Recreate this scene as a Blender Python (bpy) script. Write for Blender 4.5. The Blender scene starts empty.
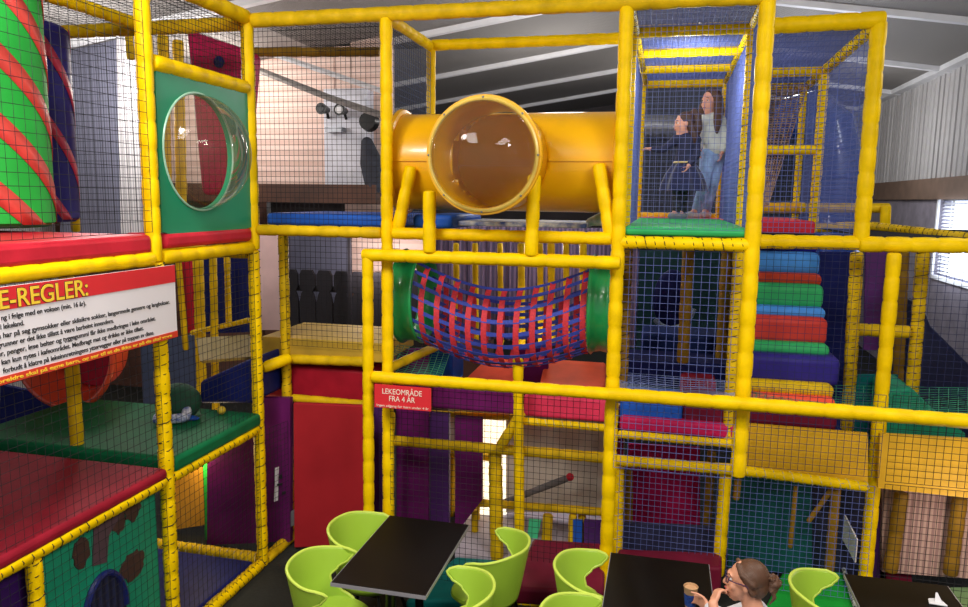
import bpy, bmesh, math, random
from mathutils import Vector, Matrix
random.seed(7)
S=bpy.context.scene; COL=S.collection
PI=math.pi
# ------------------------------------------------------------------ camera model (world: X right along the frames, Y into the hall, Z up)
F_=745.;PT=math.radians(8.0);RO=math.radians(.756);YA=math.radians(13.55);CZ=2.9
_cy,_sy=math.cos(YA),math.sin(YA)
FW=Vector((-_sy*math.cos(PT),_cy*math.cos(PT),-math.sin(PT)));RT=Vector((_cy,_sy,0));UP=RT.cross(FW)
RX=math.cos(RO)*RT+math.sin(RO)*UP;UX=-math.sin(RO)*RT+math.cos(RO)*UP
def at(px,py,X=None,Y=None,Z=None):
    d=FW+RX*((px-484)/F_)+UX*((303.5-py)/F_)
    t=X/d.x if X is not None else Y/d.y if Y is not None else (Z-CZ)/d.z
    return Vector((d.x*t,d.y*t,CZ+d.z*t))
cam=bpy.data.cameras.new('camera');co=bpy.data.objects.new('camera',cam);COL.objects.link(co)
co.matrix_world=Matrix(((RX.x,UX.x,-FW.x,0),(RX.y,UX.y,-FW.y,0),(RX.z,UX.z,-FW.z,CZ),(0,0,0,1)))
cam.sensor_width=36;cam.sensor_fit='HORIZONTAL';cam.lens=36*F_/968;cam.clip_start=.05;cam.clip_end=100
S.camera=co
# ------------------------------------------------------------------ materials
def lin(h):
    v=[int(h[i:i+2],16)/255 for i in (0,2,4)]
    return [c/12.92 if c<=.04045 else ((c+.055)/1.055)**2.4 for c in v]
MATS={}
def mat(name,h='888888',rough=.5,var=.12,scale=6.,bump=.0,metal=0,spec=.5,trans=0,emit=0,kind=None,h2=None,coat=0,sheen=0):
    if 'vinyl' in name: spec=.13;rough=max(rough,.48)
    if name in MATS: return MATS[name]
    m=bpy.data.materials.new(name);m.use_nodes=True;nt=m.node_tree;b=nt.nodes['Principled BSDF']
    c=lin(h)
    b.inputs['Roughness'].default_value=rough;b.inputs['Metallic'].default_value=metal
    b.inputs['Specular IOR Level'].default_value=spec;b.inputs['Transmission Weight'].default_value=trans
    b.inputs['Coat Weight'].default_value=coat;b.inputs['Sheen Weight'].default_value=sheen
    tc=nt.nodes.new('ShaderNodeTexCoord')
    if kind in('wave','stripe'):
        w=nt.nodes.new('ShaderNodeTexWave');w.inputs['Distortion'].default_value=3 if 'hair' in name else 0;w.inputs['Scale'].default_value=scale
        mp=nt.nodes.new('ShaderNodeMapping');nt.links.new(tc.outputs['Object'],mp.inputs['Vector']);nt.links.new(mp.outputs['Vector'],w.inputs['Vector'])
        m['_map']=mp.name;fac=w.outputs['Fac']
    else:
        w=nt.nodes.new('ShaderNodeTexNoise');w.inputs['Scale'].default_value=scale;w.inputs['Detail'].default_value=4
        nt.links.new(tc.outputs['Object'],w.inputs['Vector']);fac=w.outputs['Fac']
    r=nt.nodes.new('ShaderNodeValToRGB')
    if h2:
        c2=lin(h2);r.color_ramp.elements[0].color=(*c2,1);r.color_ramp.elements[1].color=(*c,1)
    else:
        r.color_ramp.elements[0].color=(*[x*(1-var) for x in c],1);r.color_ramp.elements[1].color=(*[min(1,x*(1+var)) for x in c],1)
    r.color_ramp.elements[0].position=.35;r.color_ramp.elements[1].position=.65
    if kind=='stripe':
        r.color_ramp.interpolation='CONSTANT';r.color_ramp.elements[0].position=0;r.color_ramp.elements[1].position=.3
    nt.links.new(fac,r.inputs['Fac']);nt.links.new(r.outputs['Color'],b.inputs['Base Color'])
    if bump:
        bp=nt.nodes.new('ShaderNodeBump');bp.inputs['Strength'].default_value=bump;bp.inputs['Distance'].default_value=.02
        nt.links.new(fac,bp.inputs['Height']);nt.links.new(bp.outputs['Normal'],b.inputs['Normal'])
    if emit:
        nt.links.new(r.outputs['Color'],b.inputs['Emission Color']);b.inputs['Emission Strength'].default_value=emit
    MATS[name]=m;return m
def mapping(m,rot=(0,0,0),sc=(1,1,1)):
    n=m.node_tree.nodes[m['_map']];n.inputs['Rotation'].default_value=rot;n.inputs['Scale'].default_value=sc;return m
YEL=mat('yellow_vinyl','f6cc00',.42,.10,9,.12)
YEL2=mat('yellow_vinyl_dull','dab412',.5,.2,7,.15)  # duller yellow; shade of most rear and low tubes is in the colour
YTUB=mat('yellow_plastic','f2b60a',.3,.04,3,coat=.2)
YFAS=mat('yellow_board','e0ac10',.6,.12,3)
RED=mat('red_vinyl','c8283a',.42,.12,5,.15)
DRED=mat('dark_red_vinyl','8e1a2c',.5,.15,5,.2)
ORED=mat('orange_red_vinyl','ee563a',.42,.1,4,.12)
PINK=mat('magenta_vinyl','b81c52',.45,.15,5,.2)
PURP=mat('purple_vinyl','641a5c',.5,.2,4,.25)
MAR=mat('maroon_vinyl','6c1830',.5,.15,5,.2)
GRN=mat('green_vinyl','34aa64',.42,.1,5,.15)
OCH=mat('dim_yellow_vinyl','8c6a20',.5,.15,5)  # browned yellow for dim rear tubes, their shade put into the colour
PGRN=mat('green_panel','149068',.4,.04,3)
TEAL=mat('teal_vinyl','0f6a68',.45,.15,4,.15)
DTEAL=mat('dark_teal_plastic','0c4a4a',.45,.15,4)
BLU=mat('blue_vinyl','2458b8',.42,.12,5,.15)
LBLU=mat('light_blue_vinyl','4c98ec',.42,.08,5,.12)
NAVY=mat('navy_vinyl','1c2466',.5,.15,5,.2)
INDI=mat('indigo_vinyl','322a80',.42,.12,5,.15)
DBLU=mat('dark_blue_plastic','16306e',.3,.1,3,coat=.3)
BLACKNET=mat('black_net_twine','0a0b12',.8,.1,3)
BLUENET=mat('blue_net_twine','5664a4',.75,.15,3)
PALENET=mat('pale_net_twine','9aa4b4',.75,.15,3)
GREENNET=mat('green_net_twine','2f8868',.75,.15,3)
LACE=mat('lacing_cord','1a1610',.8,.1,3)
PLACE=mat('pale_lacing_cord','c8bf90',.8,.1,3)
WHITE=mat('white_paint','e6e6ea',.55,.05,4)
LIME=mat('lime_plastic','a6cc40',.38,.04,2)
LIMER=mat('lime_plastic_edge','c8e05a',.35,.03,2)
BLK=mat('black_table_top','050404',.45,.2,3,spec=.2)
BMET=mat('black_metal','0c0c0e',.35,.1,4,metal=.3)
GREY=mat('grey_metal','8a8c92',.4,.1,4,metal=.5)
WOODD=mat('dark_brown_wood','4a2c1e',.6,.25,3)
CHAR=mat('charcoal_wood','1a1820',.7,.2,3)
SKIN=mat('skin','e0a088',.5,.06,12)
SKIN2=mat('skin_warm','d89a7c',.5,.06,12)
HAIR=mapping(mat('brown_hair','674530',.5,.1,75,.3,kind='wave',h2='3e271a'),(.5,.9,.3))
HAIRD=mapping(mat('dark_brown_hair','50342a',.5,.1,75,.25,kind='wave',h2='38221a'),(0,0,.3))
# ------------------------------------------------------------------ mesh helper
WL={}
def frame(d):
    d=Vector(d).normalized();a=Vector((0,0,1)) if abs(d.z)<.9 else Vector((1,0,0))
    u=d.cross(a).normalized();return d,u,d.cross(u)
class MB:
    def __init__(s): s.v=[];s.f=[]
    def add(s,vs,fs):
        o=len(s.v);s.v+=[Vector(q) for q in vs];s.f+=[tuple(i+o for i in f) for f in fs];return s
    def box(s,c,d,m=None):
        c=Vector(c);vs=[Vector((x*d[0]/2,y*d[1]/2,z*d[2]/2)) for z in(-1,1) for y in(-1,1) for x in(-1,1)]
        vs=[(m@q if m else q)+c for q in vs]
        return s.add(vs,[(0,2,3,1),(4,5,7,6),(0,1,5,4),(2,6,7,3),(0,4,6,2),(1,3,7,5)])
    def bb(s,a,b):
        a,b=Vector(a),Vector(b);return s.box((a+b)/2,(b-a))
    def prism(s,poly,off):
        n=len(poly);poly=[Vector(p) for p in poly];off=Vector(off)
        nrm=sum(((poly[i]-poly[0]).cross(poly[(i+1)%n]-poly[0]) for i in range(n)),Vector())
        if nrm.dot(off)>0: poly=poly[::-1]
        return s.add(poly+[p+off for p in poly],[tuple(range(n)),tuple(range(2*n-1,n-1,-1))]+[((i+1)%n,i,n+i,n+(i+1)%n) for i in range(n)])
    def rings(s,R,cap=True,closed=False):
        n=len(R[0]);o=len(s.v)
        for r in R: s.v+=[Vector(q) for q in r]
        k=len(R)
        for i in range(k if closed else k-1):
            a=o+i*n;b=o+((i+1)%k)*n
            s.f+=[(a+j,a+(j+1)%n,b+(j+1)%n,b+j) for j in range(n)]
        if cap and not closed:
            s.f.append(tuple(o+j for j in range(n-1,-1,-1)));s.f.append(tuple(o+(k-1)*n+j for j in range(n)))
        return s
    def tube(s,pts,r,n=8,closed=False,ell=1.,cap=True):
        pts=[Vector(p) for p in pts];k=len(pts);R=[];pu=None
        for i,p in enumerate(pts):
            if closed: d=pts[(i+1)%k]-pts[i-1]
            else: d=pts[min(i+1,k-1)]-pts[max(i-1,0)]
            d.normalize()
            if pu is None: _,u,_=frame(d)
            else:
                u=pu-d*pu.dot(d)
                if u.length<1e-6: _,u,_=frame(d)
                u.normalize()
            pu=u;w=d.cross(u);q=r[i] if isinstance(r,(list,tuple)) else r
            R.append([p+(u*math.cos(2*PI*j/n)+w*math.sin(2*PI*j/n)*ell)*q for j in range(n)])
        return s.rings(R,cap,closed)
    def foam(s,a,b,r=.045,step=.17,n=12):
        a,b=Vector(a),Vector(b);L=(b-a).length;k=max(1,round(L/step));d=(b-a)/L
        pts=[a];rs=[r*.55]
        pts.append(a+d*.006);rs.append(r*.88)
        for i in range(k):
            t0=L*i/k;t1=L*(i+1)/k;w=(t1-t0);j=.97+.06*random.random()
            pts+= [a+d*(t0+w*.10),a+d*(t0+w*.5),a+d*(t0+w*.9)];rs+=[r*.99*j,r*1.03*j,r*.99*j]
            if i<k-1: pts.append(a+d*t1);rs.append(r*.90)
        pts+=[b-d*.006,b];rs+=[r*.88,r*.55]
        return s.tube(pts,rs,n)
    def cyl(s,a,b,r,n=24,r2=None,cap=True): return s.tube([a,b],[r,r if r2 is None else r2],n,cap=cap)
    def ball(s,c,r,n=16,k=10,m=None,lo=0.,hi=1.):
        c=Vector(c);r=r if hasattr(r,'__len__') else (r,r,r);R=[]
        for i in range(k+1):
            th=PI*(lo+(hi-lo)*i/k);q=max(math.sin(th),1e-3)
            ring=[Vector((r[0]*q*math.cos(2*PI*j/n),r[1]*q*math.sin(2*PI*j/n),-r[2]*math.cos(th))) for j in range(n)]
            R.append([(m@p if m else p)+c for p in ring])
        return s.rings(R,True)
    def caps(s,pts,rs,n=12):
        """closed round-ended limb"""
        pts=[Vector(p) for p in pts];P=[];Q=[]
        d0=(pts[0]-pts[1]).normalized();d1=(pts[-1]-pts[-2]).normalized()
        for a in(80,55,25): P.append(pts[0]+d0*rs[0]*math.sin(math.radians(a)));Q.append(rs[0]*math.cos(math.radians(a)))
        P+=pts;Q+=list(rs)
        for a in(25,55,80): P.append(pts[-1]+d1*rs[-1]*math.sin(math.radians(a)));Q.append(rs[-1]*math.cos(math.radians(a)))
        return s.tube(P,Q,n)
    def net(s,p00,p10,p11,p01,cell=.046,r=.0019,sag=None,sub=1):
        p00,p10,p11,p01=map(Vector,(p00,p10,p11,p01));sag=Vector(sag) if sag else None
        def P(u,v):
            p=p00*(1-u)*(1-v)+p10*u*(1-v)+p11*u*v+p01*(1-u)*v
            return p+sag*math.sin(PI*u)*math.sin(PI*v) if sag else p
        nu=max(2,round(((p10-p00).length+(p11-p01).length)/2/cell));nv=max(2,round(((p01-p00).length+(p11-p10).length)/2/cell))
        k=8 if sag else sub
        for i in range(nu+1): s.tube([P(i/nu,j/k) for j in range(k+1)],r,4)
        for i in range(nv+1): s.tube([P(j/k,i/nv) for j in range(k+1)],r,4)
        return s
    def build(s,name,m,parent=None,smooth=True,bevel=0,origin=None,seg=3):
        if parent is not None: o=WL[parent]
        elif origin is not None: o=Vector(origin)
        else:
            xs=[v.x for v in s.v];ys=[v.y for v in s.v];zs=[v.z for v in s.v]
            o=Vector(((min(xs)+max(xs))/2,(min(ys)+max(ys))/2,min(zs)))
        me=bpy.data.meshes.new(name);me.from_pydata([v-o for v in s.v],[],s.f)
        if isinstance(m,(list,tuple)):
            for q in m: me.materials.append(q)
        else: me.materials.append(m)
        if smooth:
            me.polygons.foreach_set('use_smooth',[True]*len(me.polygons))
            try: me.set_sharp_from_angle(angle=math.radians(42))
            except Exception: pass
        me.update()
        ob=bpy.data.objects.new(name,me);COL.objects.link(ob)
        if parent is not None: ob.parent=parent;WL[ob]=o.copy()
        else: ob.location=o;WL[ob]=o.copy()
        if bevel:
            q=ob.modifiers.new('bevel','BEVEL');q.width=bevel;q.segments=seg;q.limit_method='ANGLE';q.angle_limit=math.radians(50)
        return ob
def tag(o,label,cat,group=None,kind=None):
    o['label']=label;o['category']=cat
    if group:o['group']=group
    if kind:o['kind']=kind
    return o
def thing(name,loc,label,cat,group=None):
    o=bpy.data.objects.new(name,None);COL.objects.link(o);o.location=Vector(loc);o.empty_display_size=.1;WL[o]=Vector(loc);return tag(o,label,cat,group)
def struct(o): o['kind']='structure';return o
def text(s,size,mat_,parent,name,M,width=None,ext=.001,align='LEFT',off=0):
    cu=bpy.data.curves.new('t','FONT');cu.body=s;cu.size=size;cu.extrude=ext;cu.offset=off;cu.align_x=align
    ob=bpy.data.objects.new('t',cu);COL.objects.link(ob);bpy.context.view_layer.update()
    me=bpy.data.meshes.new_from_object(ob.evaluated_get(bpy.context.evaluated_depsgraph_get()))
    bpy.data.objects.remove(ob)
    xs=[v.co.x for v in me.vertices]
    if width:
        k=width/(max(xs)-min(xs));me.transform(Matrix.Diagonal((k,1,1,1)));xs=[v.co.x for v in me.vertices]
    if align=='RIGHT': me.transform(Matrix.Translation((-max(xs),0,0)))
    if align=='CENTER': me.transform(Matrix.Translation((-(max(xs)+min(xs))/2,0,0)))
    me.transform(Matrix.Translation(-WL[parent])@M);me.materials.clear();me.materials.append(mat_);me.name=name
    o=bpy.data.objects.new(name,me);COL.objects.link(o);o.parent=parent;WL[o]=WL[parent];return o
def panelY(name,pix,Y,th,m,label=None,cat=None,parent=None,bevel=.0,group=None,smooth=False):
    for _ in range(40):
        if min(at(x,y,Y=Y).z for x,y in pix)<.008: Y-=.05
    b=MB().prism([at(x,y,Y=Y) for x,y in pix],(0,th,0)).build(name,m,parent,smooth,bevel)
    return tag(b,label,cat,group) if label else b
def panelX(name,pix,X,th,m,label=None,cat=None,parent=None,bevel=.0,group=None):
    b=MB().prism([at(x,y,X=X) for x,y in pix],(th,0,0)).build(name,m,parent,False,bevel)
    return tag(b,label,cat,group) if label else b
def pad(name,a,b,m,label=None,cat='foam pad',parent=None,bevel=.03,group=None):
    o=MB().bb(a,b).build(name,m,parent,True,bevel)
    return tag(o,label,cat,group) if label else o
def post(parent,a,b,r=.045,m=None,lace=None,name='post'):
    o=MB().foam(a,b,r).build(name,m or YEL,parent)
    if lace:
        a,b=Vector(a),Vector(b);L=(b-a).length;n=int(L/.06);d,u,w=frame(b-a)
        MB().tube([a+d*(L*i/(n*6))+(u*math.cos(i*PI/3)+w*math.sin(i*PI/3))*(r*1.05) for i in range(n*6+1)],.003,4).build('lacing',lace,o)
    return o
def pp(parent,x1,y1,x2,y2,Y,r=.045,m=None,lace=None,name='post',Y2=None):
    return post(parent,at(x1,y1,Y=Y),at(x2,y2,Y=Y if Y2 is None else Y2),r,m,lace,name)
def netpan(pts,label,m=None,cell=.046,r=.0016,sag=None,sub=1):
    o=MB().net(*pts,cell=cell,r=r,sag=sag,sub=sub).build('safety_net',m or BLACKNET,smooth=False)
    return tag(o,label,'net')
# ================================================================== SETTING
CEIL=mat('ceiling_metal','8f8b88',.6,.1,22,.5,kind='wave',h2='7a7674')
WALLW=mapping(mat('white_corrugated','d6d4d4',.55,.1,9,.6,kind='wave',h2='b4b1b2'),(0,0,PI/2))
WALLB=mat('brown_cladding','7a6456',.7,.12,4)
WALLG=mat('grey_plaster','8a8490',.8,.15,5,.2)
PINKW=mapping(mat('pinkish_lit_boards','e4cac0',.7,.1,2.2,.25,kind='wave',h2='d6b8ac'),(0,PI/2,0))
COLW=mat('white_column','d4d6e2',.6,.08,5)
FLOORM=mat('dark_carpet','141813',.85,.3,40,.1)
zc=lambda x:5.53-.15*abs(x+.3)
struct(MB().bb((-9.2,-3,-.2),(4.2,20.2,0)).build('floor',FLOORM,smooth=False))
for nm,x0,x1 in(('ceiling',-.3,4.2),('ceiling',-9.2,-.3)):
    struct(MB().prism([(x0,-3,zc(x0)),(x1,-3,zc(x1)),(x1,20.2,zc(x1)),(x0,20.2,zc(x0))],(0,0,.15)).build(nm,CEIL,smooth=False))
struct(MB().bb((-9.2,20,0),(4.2,20.2,5.6)).build('wall_back',mat('dark_grey_wall','4c4648',.8,.12,3),smooth=False))
# right wall with a window opening
wy0,wy1,wz0,wz1=9.2,12.6,1.85,2.98
w=MB();w.bb((4,-3,0),(4.15,wy0,4.9));w.bb((4,wy1,0),(4.15,20,4.9));w.bb((4,wy0,0),(4.15,wy1,wz0));w.bb((4,wy0,wz1),(4.15,wy1,4.9))
struct(w.build('wall_right',WALLG,smooth=False))
b=MB()
for i in range(115): b.bb((3.955,-3+i*.2,3.3),(3.995,-3+i*.2+.13,4.88))
b.bb((3.985,-3,3.3),(3.999,20,4.88))
o=struct(b.build('trim',WALLW,smooth=False));o.name='trim_1'
o=struct(MB().bb((3.93,-3,2.98),(3.998,20,3.3)).build('trim',WALLB,smooth=False));o.name='trim_2'
o=struct(MB().bb((3.8,-3,4.84),(3.99,20,4.93)).build('trim',WHITE,smooth=False));o.name='trim_3'
struct(MB().bb((-9.2,-3,0),(-9,20,4.4)).build('wall_left',WALLW,smooth=False))
wn=MB()
for a,b_ in(((3.97,wy0-.06,wz0-.06),(4.16,wy0,wz1+.06)),((3.97,wy1,wz0-.06),(4.16,wy1+.06,wz1+.06)),((3.97,wy0,wz0-.06),(4.16,wy1,wz0)),((3.97,wy0,wz1),(4.16,wy1,wz1+.06)),((4.0,10.9,wz0),(4.1,10.97,wz1))): wn.bb(a,b_)
wf=struct(wn.build('window',WHITE,smooth=False));wf.name='window_1'
struct(MB().bb((4.2,wy0,wz0),(4.22,wy1,wz1)).build('window_pane',mat('daylight_pane','c8d4ea',.5,.05,1,emit=1.1),wf,smooth=False))
bl=MB()
for i in range(21):
    z=wz0+.03+i*.054
    bl.prism([(4.03,wy0,z),(4.06,wy0,z+.028),(4.06,wy1,z+.028),(4.03,wy1,z)],(.002,0,.003))
tag(bl.build('window_blind',WHITE,smooth=False),'white horizontal slat blind hanging in the bright window of the right wall','blind')
# rafters: white strips across both slopes
n=1
for Y in(4.8,7.3,9.85,12.6,15.05,17.5):
    for x0,x1 in((-9,-.3),(-.3,4)):
        o=struct(MB().prism([(x0,Y-.05,zc(x0)),(x1,Y-.05,zc(x1)),(x1,Y+.05,zc(x1)),(x0,Y+.05,zc(x0))],(0,0,-.07)).build('rafter',WHITE,smooth=False))
        o.name='trim_%d'%(3+n);n+=1
# gallery building at the left rear
DK=mat('opening_shade','2a2426',.8,.2,3)  # dark slab colour stands in for shade inside the gallery opening
g=MB();g.bb((-9,9.6,3.06),(-4.44,9.8,4.85));g.bb((-4.44,9.62,4.2),(-4.19,9.8,4.9));g.bb((-3.95,9.6,3.06),(-3.65,9.8,5.0));g.bb((-4.2,9.62,3.06),(-3.9,9.8,5.0))
o=struct(g.build('wall',PINKW,smooth=False));o.name='wall_gallery'
o=struct(MB().bb((-4.45,9.3,3.06),(-3.87,9.75,4.3)).build('column',COLW,smooth=False));o.name='wall_column'
o=struct(MB().bb((-9,9.1,2.82),(-3.65,9.5,3.06)).build('trim',WOODD,smooth=False));o.name='trim_40'
g=MB();g.bb((-9,9.5,0),(-5.55,9.7,2.82));g.bb((-5.55,9.55,0),(-2.2,9.72,2.3))
o=struct(g.build('wall',mat('brown_gallery_wall','6a4638',.7,.2,3),smooth=False));o.name='wall_under_gallery'
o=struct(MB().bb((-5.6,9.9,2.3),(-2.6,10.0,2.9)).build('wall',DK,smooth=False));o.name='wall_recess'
o=struct(panelY('trim',[(345,204),(395,204),(395,222),(345,222)],9.85,.03,PINKW));o.name='trim_41'
o=struct(panelY('wall',[(258,233),(283,233),(283,330),(258,330)],8.8,.05,mat('pale_pink_wall','f0ccc8',.7,.08,3)));o.name='wall_pale_strip'
o=struct(panelY('wall',[(345,228),(430,228),(430,272),(345,272)],9.0,.05,PINKW));o.name='wall_pale_patch'
o=struct(panelY('wall',[(284,236),(350,236),(350,345),(284,345)],8.9,.05,mat('grey_blue_wall','5a5c70',.8,.1,3)));o.name='wall_grey_strip'
# sloped lit duct in front of the gallery wall and spotlights on the column
o=struct(MB().tube([at(228,58,Y=9),at(330,98,Y=8.6),at(420,128,Y=8.3)],.04,4).build('trim',CEIL,smooth=False));o.name='trim_42'
o=struct(MB().tube([at(255,48,Y=8.2),at(385,92,Y=8)],.03,4).build('trim',WHITE,smooth=False));o.name='trim_43'
for i,(px,py,lb) in enumerate(((323,109,'left of the two black spotlights mounted on the white column'),(341,110,'round white faced spotlight at the right on the white column'))):
    c=at(px,py,Y=9.12);t=thing('spotlight',c,lb,'lamp','spotlights on the white column')
    MB().tube([c+Vector((0,.12,0)),c+Vector((0,-.02,0)),c+Vector((0,-.06,0))],[.045,.065,.075],16).build('housing',BMET,t)
    MB().tube([c+Vector((0,-.055,0)),c+Vector((0,-.07,0))],[.055,.045],16).build('lens',WHITE if i else BMET,t)
    MB().tube([c+Vector((0,.1,0)),c+Vector((0,.16,-.1))],.02,6).build('bracket',BMET,t)
t=thing('bracket_shelf',at(335,130,Y=9.2),'small grey bracket below the spotlights on the white column','bracket')
MB().bb(at(325,132,Y=9.15),at(346,128,Y=9.3)).build('plate',GREY,t,False)
# black quilted bag / speaker by the column
c=at(373,155,Y=9.2)
t=thing('loudspeaker',c-Vector((0,0,.5)),'dark round topped loudspeaker cover hanging beside the white column','loudspeaker')
SPK=mat('charcoal_fabric','2c303c',.8,.2,8)
MB().caps([c+Vector((0,0,-.42)),c+Vector((-.02,0,-.1)),c+Vector((-.08,0,.15))],[.1,.15,.08],16).build('cover',SPK,t)
MB().tube([at(367,121,Y=9.05)+Vector((0,.1,0)),at(367,121,Y=9.05)],[.13,.11],18).build('horn',BMET,t)
# carved dark railing
t=thing('railing',at(365,335,Y=8.4),'black wooden railing with shaped boards below the gallery','railing')
zt=at(360,272,Y=8.4).z;zb=at(360,345,Y=8.4).z;x0=at(282,300,Y=8.4).x;x1=at(440,300,Y=8.4).x
h=zt-zb;k=9;wd=(x1-x0)/k
for i in range(k):
    cx=x0+wd*(i+.5);pr=[(.46,0),(.46,.08),(.38,.16),(.46,.26),(.46,.55),(.36,.66),(.28,.70),(.44,.76),(.44,.93),(.3,1)]
    poly=[(cx+a*wd,8.4,zb+h*q) for a,q in pr]+[(cx-a*wd,8.4,zb+h*q) for a,q in pr[::-1]]
    MB().prism(poly,(0,.04,0)).build('board',CHAR,t,False)
MB().bb((x0,8.44,zb+h*.7),(x1,8.5,zb+h*.78)).build('rail',CHAR,t,False)
MB().bb(at(347,228,Y=8.3),at(353,345,Y=8.35)).build('post',CHAR,t,False)
# purple striped curtain behind the bridge
CURT=mapping(mat('purple_curtain','7a6684',.8,.1,7,.4,kind='wave',h2='554a66'),(0,0,0))
o=MB();R=[]
for zz in(at(500,228,Y=8.2).z,at(500,330,Y=8.2).z):
    R.append([at(425,250,Y=8.2).lerp(at(640,250,Y=8.2),i/60)*1 for i in range(61)])
xs0=at(425,250,Y=8.2).x;xs1=at(640,250,Y=8.2).x;z1=at(500,226,Y=8.2).z;z0=at(500,340,Y=8.2).z
pts=[(xs0+(xs1-xs0)*i/120,8.2+.04*math.sin(i*1.1)) for i in range(121)]
o.add([(x,y,z0) for x,y in pts]+[(x,y,z1) for x,y in pts],[(i,i+1,122+i,121+i) for i in range(120)])
o=o.build('curtain',CURT);sm=o.modifiers.new('s','SOLIDIFY');sm.thickness=.01
tag(o,'purple grey pleated curtain hanging behind the strap bridge','curtain')
# bright rear wall low down behind the frames, with an added emissive white panel
o=struct(panelY('wall',[(448,405),(624,405),(624,512),(448,512)],7.05,.08,mat('cream_rear_wall','cfc2b4',.8,.15,3)));o.name='wall_rear_low'
o=struct(panelY('glow_panel',[(460,414),(506,416),(506,515),(460,515)],6.95,.05,mat('glowing_white','fff4e0',.5,.02,2,emit=.8)));o.name='glow_panel_1'
o=struct(panelY('wall',[(882,470),(1190,480),(1190,596),(882,572)],5.9,.08,mapping(mat('lit_corrugated','d8b4a4',.7,.1,8,.5,kind='wave',h2='b08c84'))));o.name='wall_right_low'
o=struct(panelY('wall',[(608,250),(760,250),(760,405),(608,405)],9.4,.05,mat('dark_teal_wall','083c40',.7,.15,3)));o.name='wall_teal_back'
o=struct(panelY('wall',[(640,84),(735,84),(735,222),(640,222)],11.5,.05,mat('dark_slate_wall','343846',.8,.12,3)));o.name='wall_slate_back'
o=struct(MB().bb((-1.2,18.5,2),(4,18.6,4.3)).build('wall',mat('dark_slate_wall'),smooth=False));o.name='wall_far_low'
# hall light: ceiling lamps, daylight, and unseen fill lights added for dim areas
def area(name,loc,sz,e,col=(1,.93,.85),rot=(0,0,0),sy=None):
    l=bpy.data.lights.new(name,'AREA');l.energy=e;l.size=sz;l.color=col
    if sy: l.shape='RECTANGLE';l.size_y=sy
    o=bpy.data.objects.new(name,l);o.location=loc;o.rotation_euler=rot;COL.objects.link(o)
def fill_light(name,loc,e,c=(1,.95,.88),r=.25):
    l=bpy.data.lights.new(name,'POINT');l.energy=e;l.color=c;l.shadow_soft_size=r;o=bpy.data.objects.new(name,l);o.location=loc;COL.objects.link(o)
area('ceiling_lamp',(-2.2,1.2,4.8),1.2,130,sy=2.5);area('ceiling_lamp',(1.6,1.4,4.8),1.2,120,sy=2.5)
for p,e,c in(((-2.6,2.4,4.55),90,(1,.96,.9)),((2.2,2.2,4.4),90,(1,.96,.9)),((2.9,6.6,4.35),30,(.92,.95,1)),((-1.2,8.6,4.4),45,(1,.96,.92)),((.1,6.9,4.7),22,(1,.97,.93)),((1.6,10.5,4.4),26,(.9,.94,1)),((-5.6,6.6,4.0),65,(1,.96,.92)),((-5.6,8.6,4.3),50,(1,.9,.82)),((-1.6,11.5,4.2),60,(1,.95,.9)),((0,14.5,4.0),55,(1,.95,.9)),((2.6,13,3.9),30,(1,1,1))): fill_light('hall_fill_light',p,e,c)  # unseen point lights, most added to brighten ceiling, tower and rear
area('daylight',(3.85,10.9,2.4),1,40,(.8,.88,1),(0,-PI/2,0),sy=3)
for p,e,c in(((-1.15,6.5,1.25),14,(1,.94,.85)),((2.2,5.2,.75),8,(1,.8,.7)),((-1.1,7.3,2.45),9,(1,.93,.95)),((-3.62,5.15,.8),9,(1,.75,.4)),((-3.4,8.2,2.2),22,(1,.85,.8)),((.12,6.3,3.85),17,(.9,.95,1))): fill_light('deck_fill_light',p,e,c,.1)  # fill lights added under and inside the decks, no fixtures there
W=bpy.data.worlds.new('world');S.world=W;W.use_nodes=True;bg=W.node_tree.nodes['Background'];bg.inputs[0].default_value=(.72,.74,.8,1);bg.inputs[1].default_value=.45
S.view_settings.view_transform='Standard';S.view_settings.look='None';S.view_settings.gamma=1;S.view_settings.exposure=.45
# ================================================================== FRAMES
XL=-2.98
def X(px,py): return at(px,py,X=XL)
# ---- left tower
L=thing('climbing_frame',(XL,3.9,0),'yellow padded frame of the left play tower with green bubble panel','play frame','yellow padded climbing frames')
post(L,(XL,3.88,2.5),(XL,3.88,4.15),.048);post(L,(XL,3.9,0),(XL,3.9,2.5),.045,lace=LACE)
post(L,(XL,5,2.5),(XL,5,4.18),.048);post(L,(XL,5,0),(XL,5,2.5),.043,lace=LACE)
post(L,(XL,2.0,0),(XL,2.0,4.15),.045)
post(L,(XL,2.87,0),(XL,2.87,1.1),.04,lace=LACE)
post(L,(XL-.75,4.0,1.1),(XL-.75,4.0,2.5),.045,YEL2)
pp(L,62,26,76,232,5.0,.035,YEL2)
for z,y0 in((2.52,1.5),(1.13,1.5),(.03,1.5)): post(L,(XL,y0,z),(XL,3.86,z),.045,lace=LACE if z<2 else None,name='beam');post(L,(XL,3.93,z),(XL,4.96,z),.045,lace=LACE if z<2 else None,name='beam')
post(L,(XL,1.8,4.15),(XL,3.86,4.15),.048,name='beam');post(L,(XL,3.9,4.16),(XL,5,4.16),.052,name='beam')
post(L,(XL,3.93,3.67),(XL,4.96,3.67),.05,name='beam')
post(L,(-4.6,5,4.12),(XL-.04,5,4.12),.05,YEL2,name='beam')
post(L,(-3.88,2.6,4.14),(-3.84,4.95,4.14),.045,YEL,name='beam')
post(L,(-4.55,3.2,4.12),(-4.55,4.95,4.12),.045,YEL2,name='beam')
for z in(2.48,1.1): post(L,(-4.6,5,z),(XL-.04,5,z),.045,YEL2,name='beam')
post(L,(XL,5.04,.03),(XL,5.5,.03),.045,YEL2,name='beam')
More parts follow.
